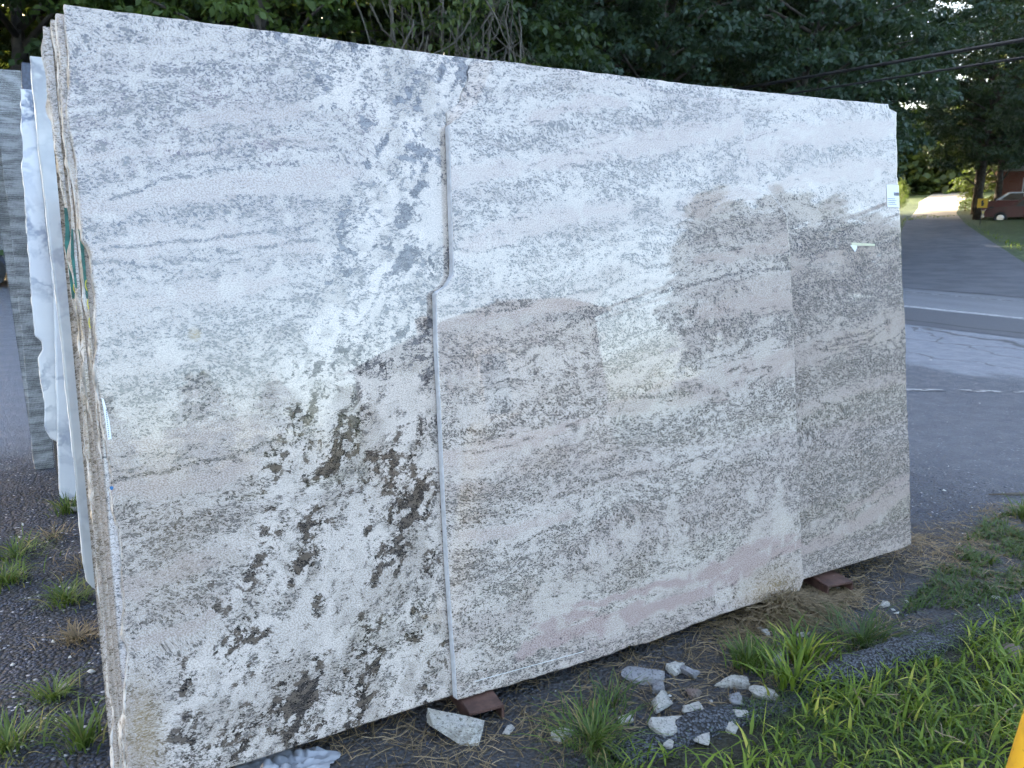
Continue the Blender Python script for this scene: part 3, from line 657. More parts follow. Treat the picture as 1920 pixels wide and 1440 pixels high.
GM = [M['granite'], M['rim'], M['rim']]
dA = dict(speck=A_SPECK, pink=A_PINK, red=A_RED, pale=A_PALE, seam=A_SEAM, dark=A_DARK, vein=A_VEIN,
          slope=slope_fit(A_PINK + A_SPECK),
          stain=lambda u, v: np.clip(1.3 - np.hypot((u - .03) / .05, (v - .16) / .14), 0, 1) + .25 * np.clip(1.3 - np.hypot((u - .13) / .12, (v - .55) / .22), 0, 1) + np.clip(1.2 - np.hypot((u - .236) / .018, (v - 1.122) / .018), 0, 1) * 1.5)
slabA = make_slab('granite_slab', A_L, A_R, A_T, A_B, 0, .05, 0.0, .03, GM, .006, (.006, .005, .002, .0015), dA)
tag(slabA, 'huge white granite slab with dark brown veined patches, frontmost full-size slab of the stack', 'stone slab', 'granite slabs leaning in the stack')
for n, P in (('blue_paint_dot', X_blue[0]),):
    a, b = P
    flat(n, slabA, [(a + .004 * math.cos(k) * (1 + .4 * math.sin(3 * k)), b + .005 * math.sin(k)) for k in np.linspace(0, 2 * math.pi, 9)[:-1]], -.001, M['bluepaint'])
lab = flat('paper_label', slabA, [(3.064, 1.592), (3.148, 1.592), (3.148, 1.497), (3.064, 1.497)], -.0008, M['paper'])
tag(lab, 'white paper sticker with barcode at right edge')
flat('barcode', lab, [(3.112, 1.560), (3.146, 1.560), (3.146, 1.547), (3.112, 1.547)], -.0022, M['print'], .0006)
for k in range(4):
    flat('print_line', lab, [(3.070, 1.534 - k * .008), (3.118 + .008 * (k % 2), 1.534 - k * .008), (3.118 + .008 * (k % 2), 1.532 - k * .008), (3.070, 1.532 - k * .008)], -.0022, M['print'], .0004)
tp = flat('tape_strip', slabA, [(2.815, 1.347), (2.968, 1.341), (2.968, 1.332), (2.815, 1.334)], -.0008, M['tape'])
flat('torn_tag', slabA, [(2.803, 1.337), (2.848, 1.333), (2.843, 1.321), (2.833, 1.307)], -.0024, M['paper'])
el = flat('edge_sticker', slabA, [(.013, .985), (.018, .98), (.025, .93), (.026, .884), (.018, .882), (.016, .94)], -.0012, M['paper'])
for k in range(14):
    flat('print_mark', el, [(.0195, .955 - k * .0049), (.0215, .955 - k * .0049), (.0215, .952 - k * .0049), (.0195, .952 - k * .0049)], -.0026, M['print'], .0004)

dB = dict(speck=B_SPECK, pink=B_PINK, red=B_RED, pale=B_PALE, seam=B_SEAM, slope=slope_fit(B_PINK + B_SPECK + B_RED), shift=5.3, seed=200,
          stain=lambda u, v: np.clip(1.2 - np.hypot((u - 2.2) / .2, (v - .03) / .11), 0, 1) * .9)
slabB = make_slab('cut_granite_slab', B_L, B_R, B_T, B_B, 0, .05, .034, .03, [M['granite'], M['sawn'], M['rim']], .006, (.0012, .004, .002, .003), dB)
tag(slabB, 'cut grey banded granite remnant with notched left edge, leaning on the front of the huge slab', 'stone slab', 'granite slabs leaning in the stack')
flat('chalk_line', slabB, [(X_line[0][0], X_line[0][1]), (X_line[1][0], X_line[1][1]), (X_line[1][0], X_line[1][1] + .0018), (X_line[0][0], X_line[0][1] + .0018)], -.0345, M['chalk'], .0006)

for nm, Lp, off, right, lab_ in (('C', C_L, -.034, 3.10, 'rough-edged granite slab second in the stack, directly behind the huge front slab'),
                                 ('D', D_L, -.068, 3.05, 'rough-edged granite slab third in the stack at its left edge'),
                                 ('E', E_L, -.102, 3.00, 'rough-edged granite slab rearmost in the stack, jutting furthest left')):
    vt = Lp[0][1]; vb = .0
    d = dict(speck=A_SPECK, pink=A_PINK, slope=dA['slope'], shift=2.0 * ord(nm), stain=lambda u, v: .45 * np.clip(1 - u / .2, 0, 1))
    o = make_slab('granite_slab', Lp + [(Lp[-1][0], 0)], [(right, 0), (right, 2)], [(-.2, vt), (right, vt)], [(-.2, vb), (right, vb)], 0, .05, off, .03, GM, .009, (.008, .002, .002, .002), d)
    tag(o, lab_, 'stone slab', 'granite slabs leaning in the stack')
    # sprayed green mark with yellow strokes on the left edge
    pe = [p for p in Lp if 1.18 < p[1] < 1.46]
    if nm != 'E': pe = [p for p in Lp if 1.2 < p[1] < 1.42]
    if len(pe) > 2:
        w = .012 if nm == 'E' else .006
        poly = [(p[0] - .002, p[1]) for p in pe] + [(p[0] + w * (1 if 0 < k < len(pe) - 1 else .3), p[1]) for k, p in reversed(list(enumerate(pe)))]
        gp = flat('green_paint_mark', o, poly, -off - .0012, M['greenpaint'], .0008)
        if nm != 'D':
            for k in range(3):
                b = pe[len(pe) // 2]; cv = b[1] - .02 - k * .045; cu = float(interp_pl(Lp, cv, 1)) + w * .6
                pts = [(cu + .0045 * math.cos(t), cv + .014 * math.sin(t)) for t in np.linspace(.6, 4.6 + k * .6, 9)]
                inn = [(cu + .0022 * math.cos(t), cv + .010 * math.sin(t)) for t in np.linspace(4.6 + k * .6, .6, 9)]
                flat('yellow_stroke', gp, pts + inn, -off - .0024, M['yellowpaint'], .0006)

# the marble and backed slabs further back on the left
def simple_slab(name, d, right, z0, mats, label, thick=.03, Bp=None, Rp=None, rim=(.003, .002, .002, .002)):
    y0, Lp = d
    vt = Lp[0][1]
    o = make_slab(name, Lp, Rp or [(right, -1), (right, 3)], [(-1, vt), (right, vt)], Bp or [(-1, min(0, Lp[-1][1])), (right, 0)], y0, z0, 0, thick, mats, .009, rim)
    return tag(o, label, 'stone slab', 'marble slabs standing at the left')
simple_slab('marble_slab', G_, 1.9, .05, [M['marble_grey'], M['marble_edge'], M['marble_edge']], 'smooth grey marble slab with rounded lower corner, just left of the granite stack')
simple_slab('marble_slab', M1, 1.8, .02, [M['marble_white'], M['marble_edge'], M['marble_edge']], 'white marble slab with blue-grey veins reaching down to the asphalt')
simple_slab('marble_slab', M2, 1.6, .02, [M['marble_white'], M['marble_edge'], M['marble_edge']], 'white blue-veined marble slab with broken lower left side and bright top', Bp=[(-1, .29), (-.06, .29), (.12, .25), (.3, .0), (1.6, 0)], rim=(.005, .002, .002, .004))
simple_slab('dark_slab', N_, 1.5, .02, [M['navy'], M['navy'], M['navy']], 'dark navy stone slab peeking up between the ribbed and the pale slab')
simple_slab('ribbed_slab', (R_[0], R_[1][:7]), 1.2, .0, [M['ribbed'], M['ribbed'], M['ribbed']], 'dark grey slab back with ribbed mesh, leftmost of the leaning slabs', Rp=[R_[1][7], R_[1][8], R_[1][9], R_[1][10]])

# steel racks behind the leaning slabs, timber and channel supports
def rack(y, xs, h, label):
    t = empty('slab_rack', (0, y, 0))
    tag(t, label, 'rack', 'steel racks that carry the slabs')
    for x in xs:
        bm = bmesh.new(); cyl(bm, (x, .02, 0), (x, .02 + h * math.tan(LEAN), h), .035, n=4); bm_obj('post', bm, M['steel'], t)
        bm = bmesh.new(); cyl(bm, (x, .75, 0), (x, .05 + h * math.tan(LEAN), h), .03, n=4); bm_obj('brace', bm, M['steel'], t)
    bm = bmesh.new(); box(bm, (xs[0] - .03, .30, .02), (xs[-1] + .03, .36, .08)); bm_obj('base_rail', bm, M['steel'], t)
    bm = bmesh.new(); z = h * .8; box(bm, (xs[0] - .03, .06 + z * math.tan(LEAN), z), (xs[-1] + .03, .10 + z * math.tan(LEAN), z + .06)); bm_obj('top_rail', bm, M['steel'], t)
rack(.22, (.45, 1.5, 2.6), 1.6, 'black steel rack hidden behind the granite stack')
rack(1.40, (.35, 1.5), 1.6, 'black steel rack behind the grey marble slab')
rack(2.80, (-.045, 1.2), .55, 'black steel stub rack between the white marble and the ribbed slab')
rack(3.42, (.05, 1.0), 1.8, 'black steel rack behind the ribbed slab')

def channel(x, y0, y1, rz, label, w=.11, h=.047):
    t = empty('steel_channel', (x, y0, 0), (0, 0, rz))
    tag(t, label, 'support block', 'brown supports under the slabs')
    L = y1 - y0
    boxo('web', (-w / 2, 0, h - .008), (w / 2, L, h), M['brown'], t, .002)
    boxo('flange', (-w / 2, .001, 0), (-w / 2 + .008, L - .001, h - .008), M['brown'], t)
    boxo('flange', (w / 2 - .008, .001, 0), (w / 2, L - .001, h - .008), M['brown'], t)
channel(.925, -.105, .5, R(-6), 'brown steel channel sticking out under the lower left corner of the cut remnant')
channel(2.56, -.07, .5, R(-10), 'brown steel channel lying in straw under the right end of the huge slab', .13, .045)

# ------------------------------------------------------------------ scatter builders
def blades(cx, cy, h, w, bend, cz=None, head=None, seg=3, droop=1.0):
    n = len(cx)
    a = RNG.uniform(0, 2 * np.pi, n) if head is None else head
    dx, dy = np.cos(a), np.sin(a)
    sx, sy = -dy, dx
    tw = RNG.uniform(-.6, .6, n); sx, sy = sx * np.cos(tw) + dx * np.sin(tw), sy * np.cos(tw) + dy * np.sin(tw)
    cz = np.zeros(n) if cz is None else cz
    V = np.zeros((n, seg + 1, 2, 3)); 
    for k in range(seg + 1):
        f = k / seg
        out = bend * h * (f ** 1.7); up = h * (f - droop * .35 * bend * f ** 3)
        ww = w * (1 - f ** 1.6) * .5 * (.75 + .5 * min(f * 3, 1)) + .0002
        px = cx + dx * out; py = cy + dy * out; pz = cz + up
        V[:, k, 0] = np.stack([px - sx * ww, py - sy * ww, pz], 1); V[:, k, 1] = np.stack([px + sx * ww, py + sy * ww, pz], 1)
    b = (np.arange(n) * (seg + 1) * 2)[:, None]
    F = [np.stack([b[:, 0] + 2 * k, b[:, 0] + 2 * k + 1, b[:, 0] + 2 * k + 3, b[:, 0] + 2 * k + 2], 1) for k in range(seg)]
    return V.reshape(-1, 3), np.stack(F, 1).reshape(-1, 4), np.repeat(RNG.uniform(0, 1, n), (seg + 1) * 2)

def blade_obj(name, parts, mat, parent=None):
    V = []; F = []; T = []; o = 0
    for v, f, t in parts:
        V.append(v); F.append(f + o); T.append(t); o += len(v)
    me = np_mesh(name, np.concatenate(V), np.concatenate(F), True); attr(me, 'tint', np.concatenate(T))
    return link(name, me, mat, parent)

def chips(pts, size, name, mat, flatn=.6):
    n = len(pts)
    base = np.array([(1, 0, 0), (-1, 0, 0), (0, 1, 0), (0, -1, 0), (0, 0, 1), (0, 0, -1)], float)
    tri = np.array([(0, 2, 4), (2, 1, 4), (1, 3, 4), (3, 0, 4), (2, 0, 5), (1, 2, 5), (3, 1, 5), (0, 3, 5)])
    s = size[:, None, None] * RNG.uniform(.45, 1.2, (n, 6, 1)); V = base[None] * s
    V[:, :, 2] *= flatn; V += RNG.normal(0, .22, V.shape) * size[:, None, None]
    a = RNG.uniform(0, 6.28, n); c, s_ = np.cos(a)[:, None], np.sin(a)[:, None]
    X = V[:, :, 0] * c - V[:, :, 1] * s_; Y = V[:, :, 0] * s_ + V[:, :, 1] * c
    V = np.stack([X + pts[:, None, 0], Y + pts[:, None, 1], V[:, :, 2] + size[:, None] * .25 + pts[:, None, 2]], -1)
    F = (tri[None] + (np.arange(n) * 6)[:, None, None]).reshape(-1, 3)
    return link(name, np_mesh(name, V.reshape(-1, 3), F), mat)

def stone(name, loc, size, rz, mat, seed, label, tilt=0.0, group='loose stones in front of the slabs'):
    rg = random.Random(seed); bm = bmesh.new(); size = (size[0] * .98, size[1] * .95, size[2] * (.8 if name == 'stone' else .95))
    for k in range(18):
        p = Vector((rg.uniform(-1, 1), rg.uniform(-1, 1), rg.uniform(-1, 1)))
        p /= max(abs(p.x), abs(p.y), abs(p.z)) ** .75
        bm.verts.new((p.x * size[0] / 2, p.y * size[1] / 2, p.z * size[2] / 2))
    r = bmesh.ops.convex_hull(bm, input=bm.verts[:])
    bmesh.ops.delete(bm, geom=list({e for e in r['geom_interior'] if isinstance(e, bmesh.types.BMVert)}), context='VERTS')
    bmesh.ops.triangulate(bm, faces=bm.faces[:])
    bmesh.ops.subdivide_edges(bm, edges=bm.edges[:], cuts=2, use_grid_fill=True)
    for v in bm.verts:
        n = (math.sin(v.co.x * 190 + seed) + math.sin(v.co.y * 230 + seed * 2) + math.sin(v.co.z * 260)) * .0011
        v.co += v.co.normalized() * (n + rg.uniform(-.0009, .0009))
    o = bm_obj(name, bm, mat)
    o.location = (loc[0], loc[1], size[2] * .28); o.rotation_euler = (tilt, tilt * .5, rz)
    return tag(o, label, 'stone', group)
stone('granite_offcut', (.815, -.10, 0), (.20, .085, .075), R(-50), M['rock_gran'], 3, 'pale wedge-shaped granite offcut lying in front of the brown channel', .18)
stone('stone', (1.475, -.15, 0), (.145, .075, .045), R(-38), M['rock_grey'], 5, 'flat grey stone slab fragment at the edge of the grass tuft', .1)
stone('stone', (1.475, -.225, 0), (.05, .045, .045), 1.0, M['rock_grey'], 8, 'small grey stone just below the flat grey fragment')
stone('stone', (1.60, -.165, 0), (.06, .05, .05), .4, M['rock_white'], 12, 'small white angular stone right of the flat grey fragment')
stone('stone', (1.625, -.205, 0), (.06, .05, .045), 1.7, M['rock_grey'], 13, 'small blue-grey stone touching the white angular one')
stone('stone', (1.425, -.30, 0), (.10, .062, .055), R(60), M['rock_white'], 17, 'upright cream stone between the grass tufts')
stone('stone', (1.36, -.40, 0), (.125, .075, .055), R(-10), M['rock_white'], 21, 'largest white stone, half sunk in the grass', .15)
stone('stone', (1.49, -.36, 0), (.07, .045, .035), R(-20), M['rock_white'], 23, 'white stone piece right of the largest white stone')
stone('stone', (1.505, -.405, 0), (.05, .042, .04), .6, M['rock_white'], 27, 'small white stone beside the kerb')
stone('stone', (1.555, -.30, 0), (.055, .05, .035), .3, M['rock_brown'], 29, 'brown stone among the white ones')
stone('stone', (1.70, -.315, 0), (.115, .05, .045), R(-35), M['rock_white'], 31, 'long white stone below the upright grass tuft')
stone('stone', (1.93, -.29, 0), (.085, .065, .05), R(20), M['rock_white'], 35, 'bright white stone behind yellow-green grass blades')
stone('stone', (1.74, -.41, 0), (.09, .055, .04), R(-30), M['rock_white'], 37, 'white stone lying against the kerb', .1)
stone('stone', (1.645, -.39, 0), (.06, .045, .04), .8, M['rock_grey'], 39, 'grey stone next to the kerb end')
stone('stone', (2.66, -.66, 0), (.12, .09, .06), R(15), M['rock_brown'], 41, 'dull brownish stone half hidden in the bright grass')
stone('stone', (-.015, 2.42, 0), (.06, .05, .04), .3, M['rock_white'], 43, 'white stone beside the tuft below the white marble')
stone('stone', (-.13, .70, 0), (.035, .03, .025), .3, M['rock_white'], 47, 'small white stone in the weed tuft left of the stack')
stone('stone', (1.08, -.27, 0), (.06, .05, .04), .3, M['rock_white'], 49, 'white stone inside the dark grass tuft')
stone('stone', (.96, -.17, 0), (.045, .03, .02), .5, M['rock_white'], 50, 'small white stone right of the wedge-shaped offcut')

for k, (x, y, a, b, lb) in enumerate(((1.28, -.30, .05, .035, 'small pale stone left of the upright cream stone'), (1.53, -.47, .075, .05, 'flat whitish stone lying on the kerb'), (1.60, -.455, .05, .04, 'small pale stone on the kerb near the flat whitish one'),
                                      (1.42, -.475, .08, .05, 'pale stone in the grass below the largest white stone'), (1.31, -.45, .055, .04, 'small whitish stone at the lower end of the rubble'), (2.16, -.22, .06, .03, 'thin white chip on the dark soil above the tall tuft'),
                                      (2.05, -.14, .055, .03, 'thin pale chip on the soil nearer the slabs'), (2.62, -.22, .05, .03, 'small white chip on the soil right of the long dark tuft'))):
    stone('stone', (x, y, 0), (a, b, .028), k * 1.3, M['rock_white'], 60 + k, lb)

# broken asphalt kerb that edges the lawn
kp = np.linspace(0, 1, 90)
bm = bmesh.new(); prev = None
for t in kp:
    x = 1.15 + t * 4.2; yc = -.40 - .05 * math.sin(t * 5) - .025 * t * 4
    hh = .046 + .045 * (fbm(x * 3.1, 0.0, 5) - .5) * 2 - .05 * max(0, float(vnoise(x * 2.3, 3.0, 8)) - .55) * 2
    w = .055 + .025 * (float(fbm(x * 4, 1.0, 6)) - .5)
    prof = [(-w * 1.15, -.02), (-w, hh * .5), (-w * .55, hh * .95), (0, hh * 1.05), (w * .5, hh), (w * .95, hh * .55), (w * 1.15, -.02)]
    ring = [bm.verts.new((x, yc + a + random.uniform(-.006, .006), b + random.uniform(-.004, .005))) for a, b in prof]
    if prev:
        for k in range(6): bm.faces.new((prev[k], ring[k], ring[k + 1], prev[k + 1]))
    prev = ring
tag(bm_obj('kerb', bm, M['kerb'], smooth=True), kind='structure')

# lawn, tufts, straw, gravel
def uni(n, x0, x1, y0, y1): return RNG.uniform(x0, x1, n), RNG.uniform(y0, y1, n)
P = []
x, y = uni(15000, 1.0, 5.2, -1.75, -.42)
k = (y < -.485 - .025 * (x - 1.2) + .06 * np.sin(x * 7) + .03 * np.sin(x * 17)) & (fbm(x * 3, y * 3, 2) > .30)
k &= ~((x < 1.75) & (y > -.62) & (RNG.uniform(0, 1, len(x)) < .6))
x, y = x[k], y[k]; big = fbm(x * 2.2, y * 2.2, 14)
P.append(blades(x, y, RNG.uniform(.03, .11, len(x)) * (.35 + 1.2 * big), RNG.uniform(.003, .011, len(x)), RNG.uniform(.3, 1.7, len(x))))
tag(blade_obj('grass', P, M['grass']), 'green lawn grass with yellow-green blades in the lower right corner', 'grass', kind='stuff')
P = []
x, y = uni(16000, .75, 3.2, -1.3, -.36)
k = (y < -.40 - .02 * (x - 1.2)) & (fbm(x * 4, y * 4, 4) > .38); x, y = x[k], y[k]
P.append(blades(x, y, RNG.uniform(.02, .05, len(x)), RNG.uniform(.002, .0035, len(x)), RNG.uniform(.6, 1.8, len(x))))
x, y = uni(9000, 2.25, 5.0, -.42, .10)
k = (y < -.40 + (x - 2.25) * .30) & (fbm(x * 4, y * 4, 6) > .42); x, y = x[k], y[k]
P.append(blades(x, y, RNG.uniform(.02, .055, len(x)), RNG.uniform(.004, .008, len(x)), RNG.uniform(.6, 1.8, len(x))))
tag(blade_obj('ground_cover', P, M['clover']), 'low dark green ground cover around the kerb', 'ground cover', kind='stuff')

def tuft(loc, n, h, spread, w, label, mat='weed', name='grass_tuft', bend=(.3, 1.1), top=None):
    a = RNG.uniform(0, 6.28, n); r = np.abs(RNG.normal(0, spread, n))
    x, y = np.cos(a) * r, np.sin(a) * r
    hd = a + RNG.normal(0, .6, n)
    b = blades(x, y, RNG.uniform(.45, 1.0, n) * h, RNG.uniform(.6, 1.3, n) * w, RNG.uniform(*bend, n), head=hd, seg=4)
    o = blade_obj(name, [b], M[mat]); o.location = (loc[0], loc[1], 0)
    return tag(o, label, 'grass', 'weeds and grass tufts in the yard')
tuft((1.14, -.33), 220, .13, .07, .0042, 'large dark green grass tuft right of the granite offcut', 'weed', bend=(.5, 1.5))
tuft((1.30, -.22), 45, .12, .035, .0045, 'thin grass tuft left of the flat grey fragment', 'clover')
tuft((1.83, -.27), 170, .13, .04, .005, 'small dense green tuft above the long white stone')
tuft((2.02, -.34), 70, .16, .055, .009, 'tall yellow-green broad-bladed tuft beside the bright white stone', 'grass')
tuft((1.86, -.42), 60, .17, .04, .009, 'broad-bladed light green tuft growing at the kerb', 'grass')
tuft((2.30, -.36), 200, .13, .10, .005, 'wide tuft of long dark leaning blades above the kerb', 'clover', bend=(.6, 1.6))
tuft((-.055, 2.42), 80, .12, .035, .005, 'green tuft at the foot of the white marble slab')
tuft((-.10, 1.36), 120, .10, .055, .005, 'spreading weed tuft on the asphalt left of the grey slab corner', bend=(.6, 1.6))
tuft((-.30, 1.66), 150, .10, .055, .005, 'green tuft at the left picture edge, level with the slab corner', bend=(.6, 1.5))
tuft((-.27, 1.93), 120, .10, .07, .005, 'flat yellowish tuft on the asphalt further back at left', bend=(.8, 1.8))
tuft((-.16, .66), 90, .08, .045, .005, 'weed tuft with a white stone in it left of the stack', bend=(.6, 1.6))
tuft((-.10, .36), 60, .14, .035, .007, 'light green weed close beside the bottom of the stack')
tuft((-.28, .45), 120, .11, .06, .005, 'weed tuft in the lower left corner', bend=(.5, 1.4))
tuft((-.03, 1.66), 80, .08, .07, .004, 'low reddish dry weed under the grey slab corner', 'dry', bend=(.8, 1.8))
tuft((-.08, 1.02), 160, .06, .055, .004, 'low brownish weed mat left of the stack', 'dry', bend=(.8, 1.8))
tuft((-.12, 2.10), 60, .07, .06, .004, 'dry pale weed on the asphalt below the white marble', 'dry', bend=(.8, 1.8))
tuft((4.15, -.02), 150, .14, .06, .006, 'small green tuft at the right picture edge by the asphalt')

def litter(x, y, z, ln, w):
    n = len(x)
    v, f, t = blades(x, y, np.full(n, .004), w, np.ones(n), cz=z)
    a = RNG.uniform(0, 6.28, n); c = RNG.normal(0, .35, n)
    V = v.reshape(n, 4, 2, 3)
    for k in range(4):
        s = (k / 3 - .5) * ln; aa = a + c * (k / 3 - .5) * 2
        px = x + np.cos(a) * s - np.sin(a) * c * s * s * 6; py = y + np.sin(a) * s + np.cos(a) * c * s * s * 6
        pz = z + RNG.uniform(.001, .010, n)
        nx, ny_ = -np.sin(aa) * w * .5, np.cos(aa) * w * .5
        V[:, k, 0] = np.stack([px - nx, py - ny_, pz], 1); V[:, k, 1] = np.stack([px + nx, py + ny_, pz + w * .4], 1)
    return V.reshape(-1, 3), f, t
x, y = uni(9000, .15, 5.0, -.40, .55)
k = (fbm(x * 2.5, y * 3.5, 51) > .47) & (y < .38 - .10 * np.maximum(0, x - 2.4)); x, y = x[k], y[k]
P = [litter(x, y, np.zeros(len(x)), RNG.uniform(.03, .11, len(x)), RNG.uniform(.0014, .003, len(x)))]
n = 2600; x = 2.28 + RNG.normal(0, .20, n); y = -.05 + np.abs(RNG.normal(0, .06, n)) * np.sign(RNG.uniform(-1, .35, n)); k = y < .3; x, y = x[k], y[k]
z = RNG.uniform(0, .085, len(x)) * np.exp(-((x - 2.22) / .16) ** 2) * np.clip(1 - np.abs(y + .05) / .13, 0, 1)
P.append(litter(x, y, z, RNG.uniform(.05, .14, len(x)), RNG.uniform(.0016, .0032, len(x))))
n = 900; x = 3.5 + RNG.normal(0, .35, n); y = -.02 + RNG.normal(0, .12, n)
P.append(litter(x, y, np.zeros(n), RNG.uniform(.04, .12, n), RNG.uniform(.0016, .003, n)))
x, y = uni(2600, 1.0, 4.2, -1.5, -.36); k = fbm(x * 3, y * 3, 53) > .5; x, y = x[k], y[k]
P.append(litter(x, y, RNG.uniform(0, .04, len(x)), RNG.uniform(.03, .10, len(x)), RNG.uniform(.0016, .004, len(x))))
tag(blade_obj('dry_straw', P, M['dry']), 'dry straw and pine needles along the foot of the slabs', 'straw', kind='stuff')
n = 90; x = 2.2 + RNG.normal(0, .05, n); y = -.07 + RNG.normal(0, .015, n)
tag(blade_obj('dry_weed', [blades(x, y, RNG.uniform(.05, .15, n), np.full(n, .003), RNG.uniform(.2, 1.0, n))], M['dry']), 'dead weed standing against the bottom of the cut remnant', 'weed')

x, y = uni(7000, -.6, 4.6, -.5, 2.2); k = (fbm(x * 3, y * 3, 61) > .40) | (y > .5); x, y = x[k], y[k]
o = chips(np.stack([x, y, np.zeros(len(x))], 1), RNG.uniform(.0025, .0075, len(x)), 'gravel', M['chip_dark'])
tag(o, 'dark loose gravel on the yard', 'gravel', kind='stuff')
x, y = uni(560, -.6, 4.2, -.45, 2.6); k = fbm(x * 2, y * 2, 71) > .42; x, y = x[k], y[k]
x2, y2 = uni(60, 3.4, 8.5, .2, 3.2); x = np.r_[x, x2]; y = np.r_[y, y2]
o = chips(np.stack([x, y, np.zeros(len(x))], 1), np.abs(RNG.normal(0, .0055, len(x))) + .003, 'stone_chips', M['chip_white'])
tag(o, 'small white stone chips strewn over the yard', 'gravel', kind='stuff')
# crumpled plastic sheet under the huge slab
bm = bmesh.new(); bmesh.ops.create_grid(bm, x_segments=34, y_segments=20, size=1.0)
for v in bm.verts:
    a, b = v.co.x, v.co.y
    h = abs(float(fbm(a * 3.2 + 4, b * 3.2, 81)) - .5) * .075 + abs(float(fbm(a * 8, b * 8, 83)) - .5) * .03
    ro = .72 + .55 * float(fbm(math.atan2(b, a) * 2.3 + 9, 1.5, 85)); m_ = max(abs(a), abs(b)) / max(1e-6, math.hypot(a, b)); a, b = a * m_ * ro, b * m_ * ro
    v.co = Vector((a * .14, b * .085, max(.003, h * (1.15 - a * a) * (1.1 - b * b) + .004)))
o = bm_obj('plastic_sheet', bm, M['plastic'], smooth=True); o.location = (.36, -.01, 0); o.rotation_euler = (0, 0, R(-20))
tag(o, 'crumpled grey plastic sheet under the lower edge of the huge slab', 'plastic sheet')
# stick on the lot
bm = bmesh.new(); tube(bm, [(4.30, .30, .012), (4.48, .20, .016), (4.66, .16, .012)], [.004, .010, .003], 6)
tag(bm_obj('stick', bm, M['twig'], smooth=True), 'thin pale stick lying on the asphalt right of the slabs', 'stick')
# leaning yellow post in the corner
t = empty('yellow_post', (1.452, -1.275, 0), (0, R(17.3), 0)); tag(t, 'rusty yellow steel post at the lower right corner of the picture', 'post')
bm = bmesh.new(); tube(bm, [(0, 0, -.02), (0, 0, .9), (0, 0, .955), (0, 0, .975)], [.07, .07, .055, .02], 24); bm_obj('pipe', bm, M['yellow'], t, True)
bm = bmesh.new(); box(bm, (-.11, -.11, -.01), (.11, .11, .012), .003); bm_obj('base_plate', bm, M['yellow'], t)

# ------------------------------------------------------------------ trees
def crown_mesh(name, H, base, rad, nclump, per, leaf, seed, droop=.4):
    rg = np.random.default_rng(seed)
    z = base + (H - base) * rg.beta(1.25, 1.35, nclump)
    f = (z - base) / (H - base); prof = rad * np.clip(np.sin(np.pi * np.clip(f * .92 + .10, 0, 1)), .12, 1) ** .6
    a = rg.uniform(0, 6.283, nclump); r = prof * np.sqrt(rg.uniform(.12, 1.0, nclump)) * (1 + .22 * np.sin(a * 3 + seed) * np.sin(z * .9 + seed))
    C = np.stack([np.cos(a) * r, np.sin(a) * r, z], 1)
    cs = rg.uniform(.45, 1.05, nclump)
    ci = np.repeat(np.arange(nclump), per); n = len(ci)
    d = rg.normal(0, 1, (n, 3)); d /= np.linalg.norm(d, axis=1, keepdims=True); d *= (rg.uniform(0, 1, n) ** .45)[:, None]
    d[:, 2] = np.abs(d[:, 2]) * .75 - .1
    P = C[ci] + d * (cs[ci][:, None] * np.array([.95, .95, .5]))
    P[:, 2] -= droop * .75 * (d[:, 0] ** 2 + d[:, 1] ** 2) * cs[ci]
    ax = d + rg.normal(0, .6, (n, 3)); ax[:, 2] -= droop * 2.2; ax /= np.linalg.norm(ax, axis=1, keepdims=True)
    nr = rg.normal(0, .75, (n, 3)); nr[:, 2] += .9
    sd = np.cross(ax, nr); sd /= np.linalg.norm(sd, axis=1, keepdims=True) + 1e-9
    L = leaf * rg.uniform(.6, 1.25, n)[:, None]; Wd = L * .29
    V = np.stack([P, P + ax * L * .45 + sd * Wd, P + ax * L, P + ax * L * .45 - sd * Wd], 1).reshape(-1, 3)
    me = np_mesh(name, V, np.arange(n * 4).reshape(-1, 4))
    attr(me, 'tint', np.repeat(np.clip(rg.uniform(0, 1, nclump)[ci] * .55 + rg.uniform(0, .45, n), 0, 1), 4))
    return me, C

def trunk_mesh(name, H, r, C, seed, base):
    rg = random.Random(seed); bm = bmesh.new()
    pts = [Vector((0, 0, -.3))]; 
    for k in range(1, 8):
        pts.append(Vector((rg.uniform(-.18, .18) * k * .4, rg.uniform(-.18, .18) * k * .4, H * .82 * k / 7)))
    tube(bm, pts, [r * (1.25 if k == 0 else 1 - .12 * k) for k in range(8)], 9)
    idx = list(range(len(C))); rg.shuffle(idx)
    for i in idx[:46]:
        e = Vector(C[i]); zz = max(.12 * H, e.z - rg.uniform(.8, 2.6)); k = min(6, int(zz / (H * .82) * 7)); fr = zz / (H * .82) * 7 - k
        s = pts[k].lerp(pts[k + 1], max(0, min(1, fr)))
        m = s.lerp(e, .5) + Vector((0, 0, rg.uniform(.1, .6)))
        tube(bm, [s, m, e], [r * .30 * (1 - zz / H) + .03, .035, .012], 5)
    me = bpy.data.meshes.new(name); bm.to_mesh(me); bm.free()
    me.polygons.foreach_set('use_smooth', np.ones(len(me.polygons), dtype=bool)); me.materials.append(M['bark'])
    return me
TREES = {}
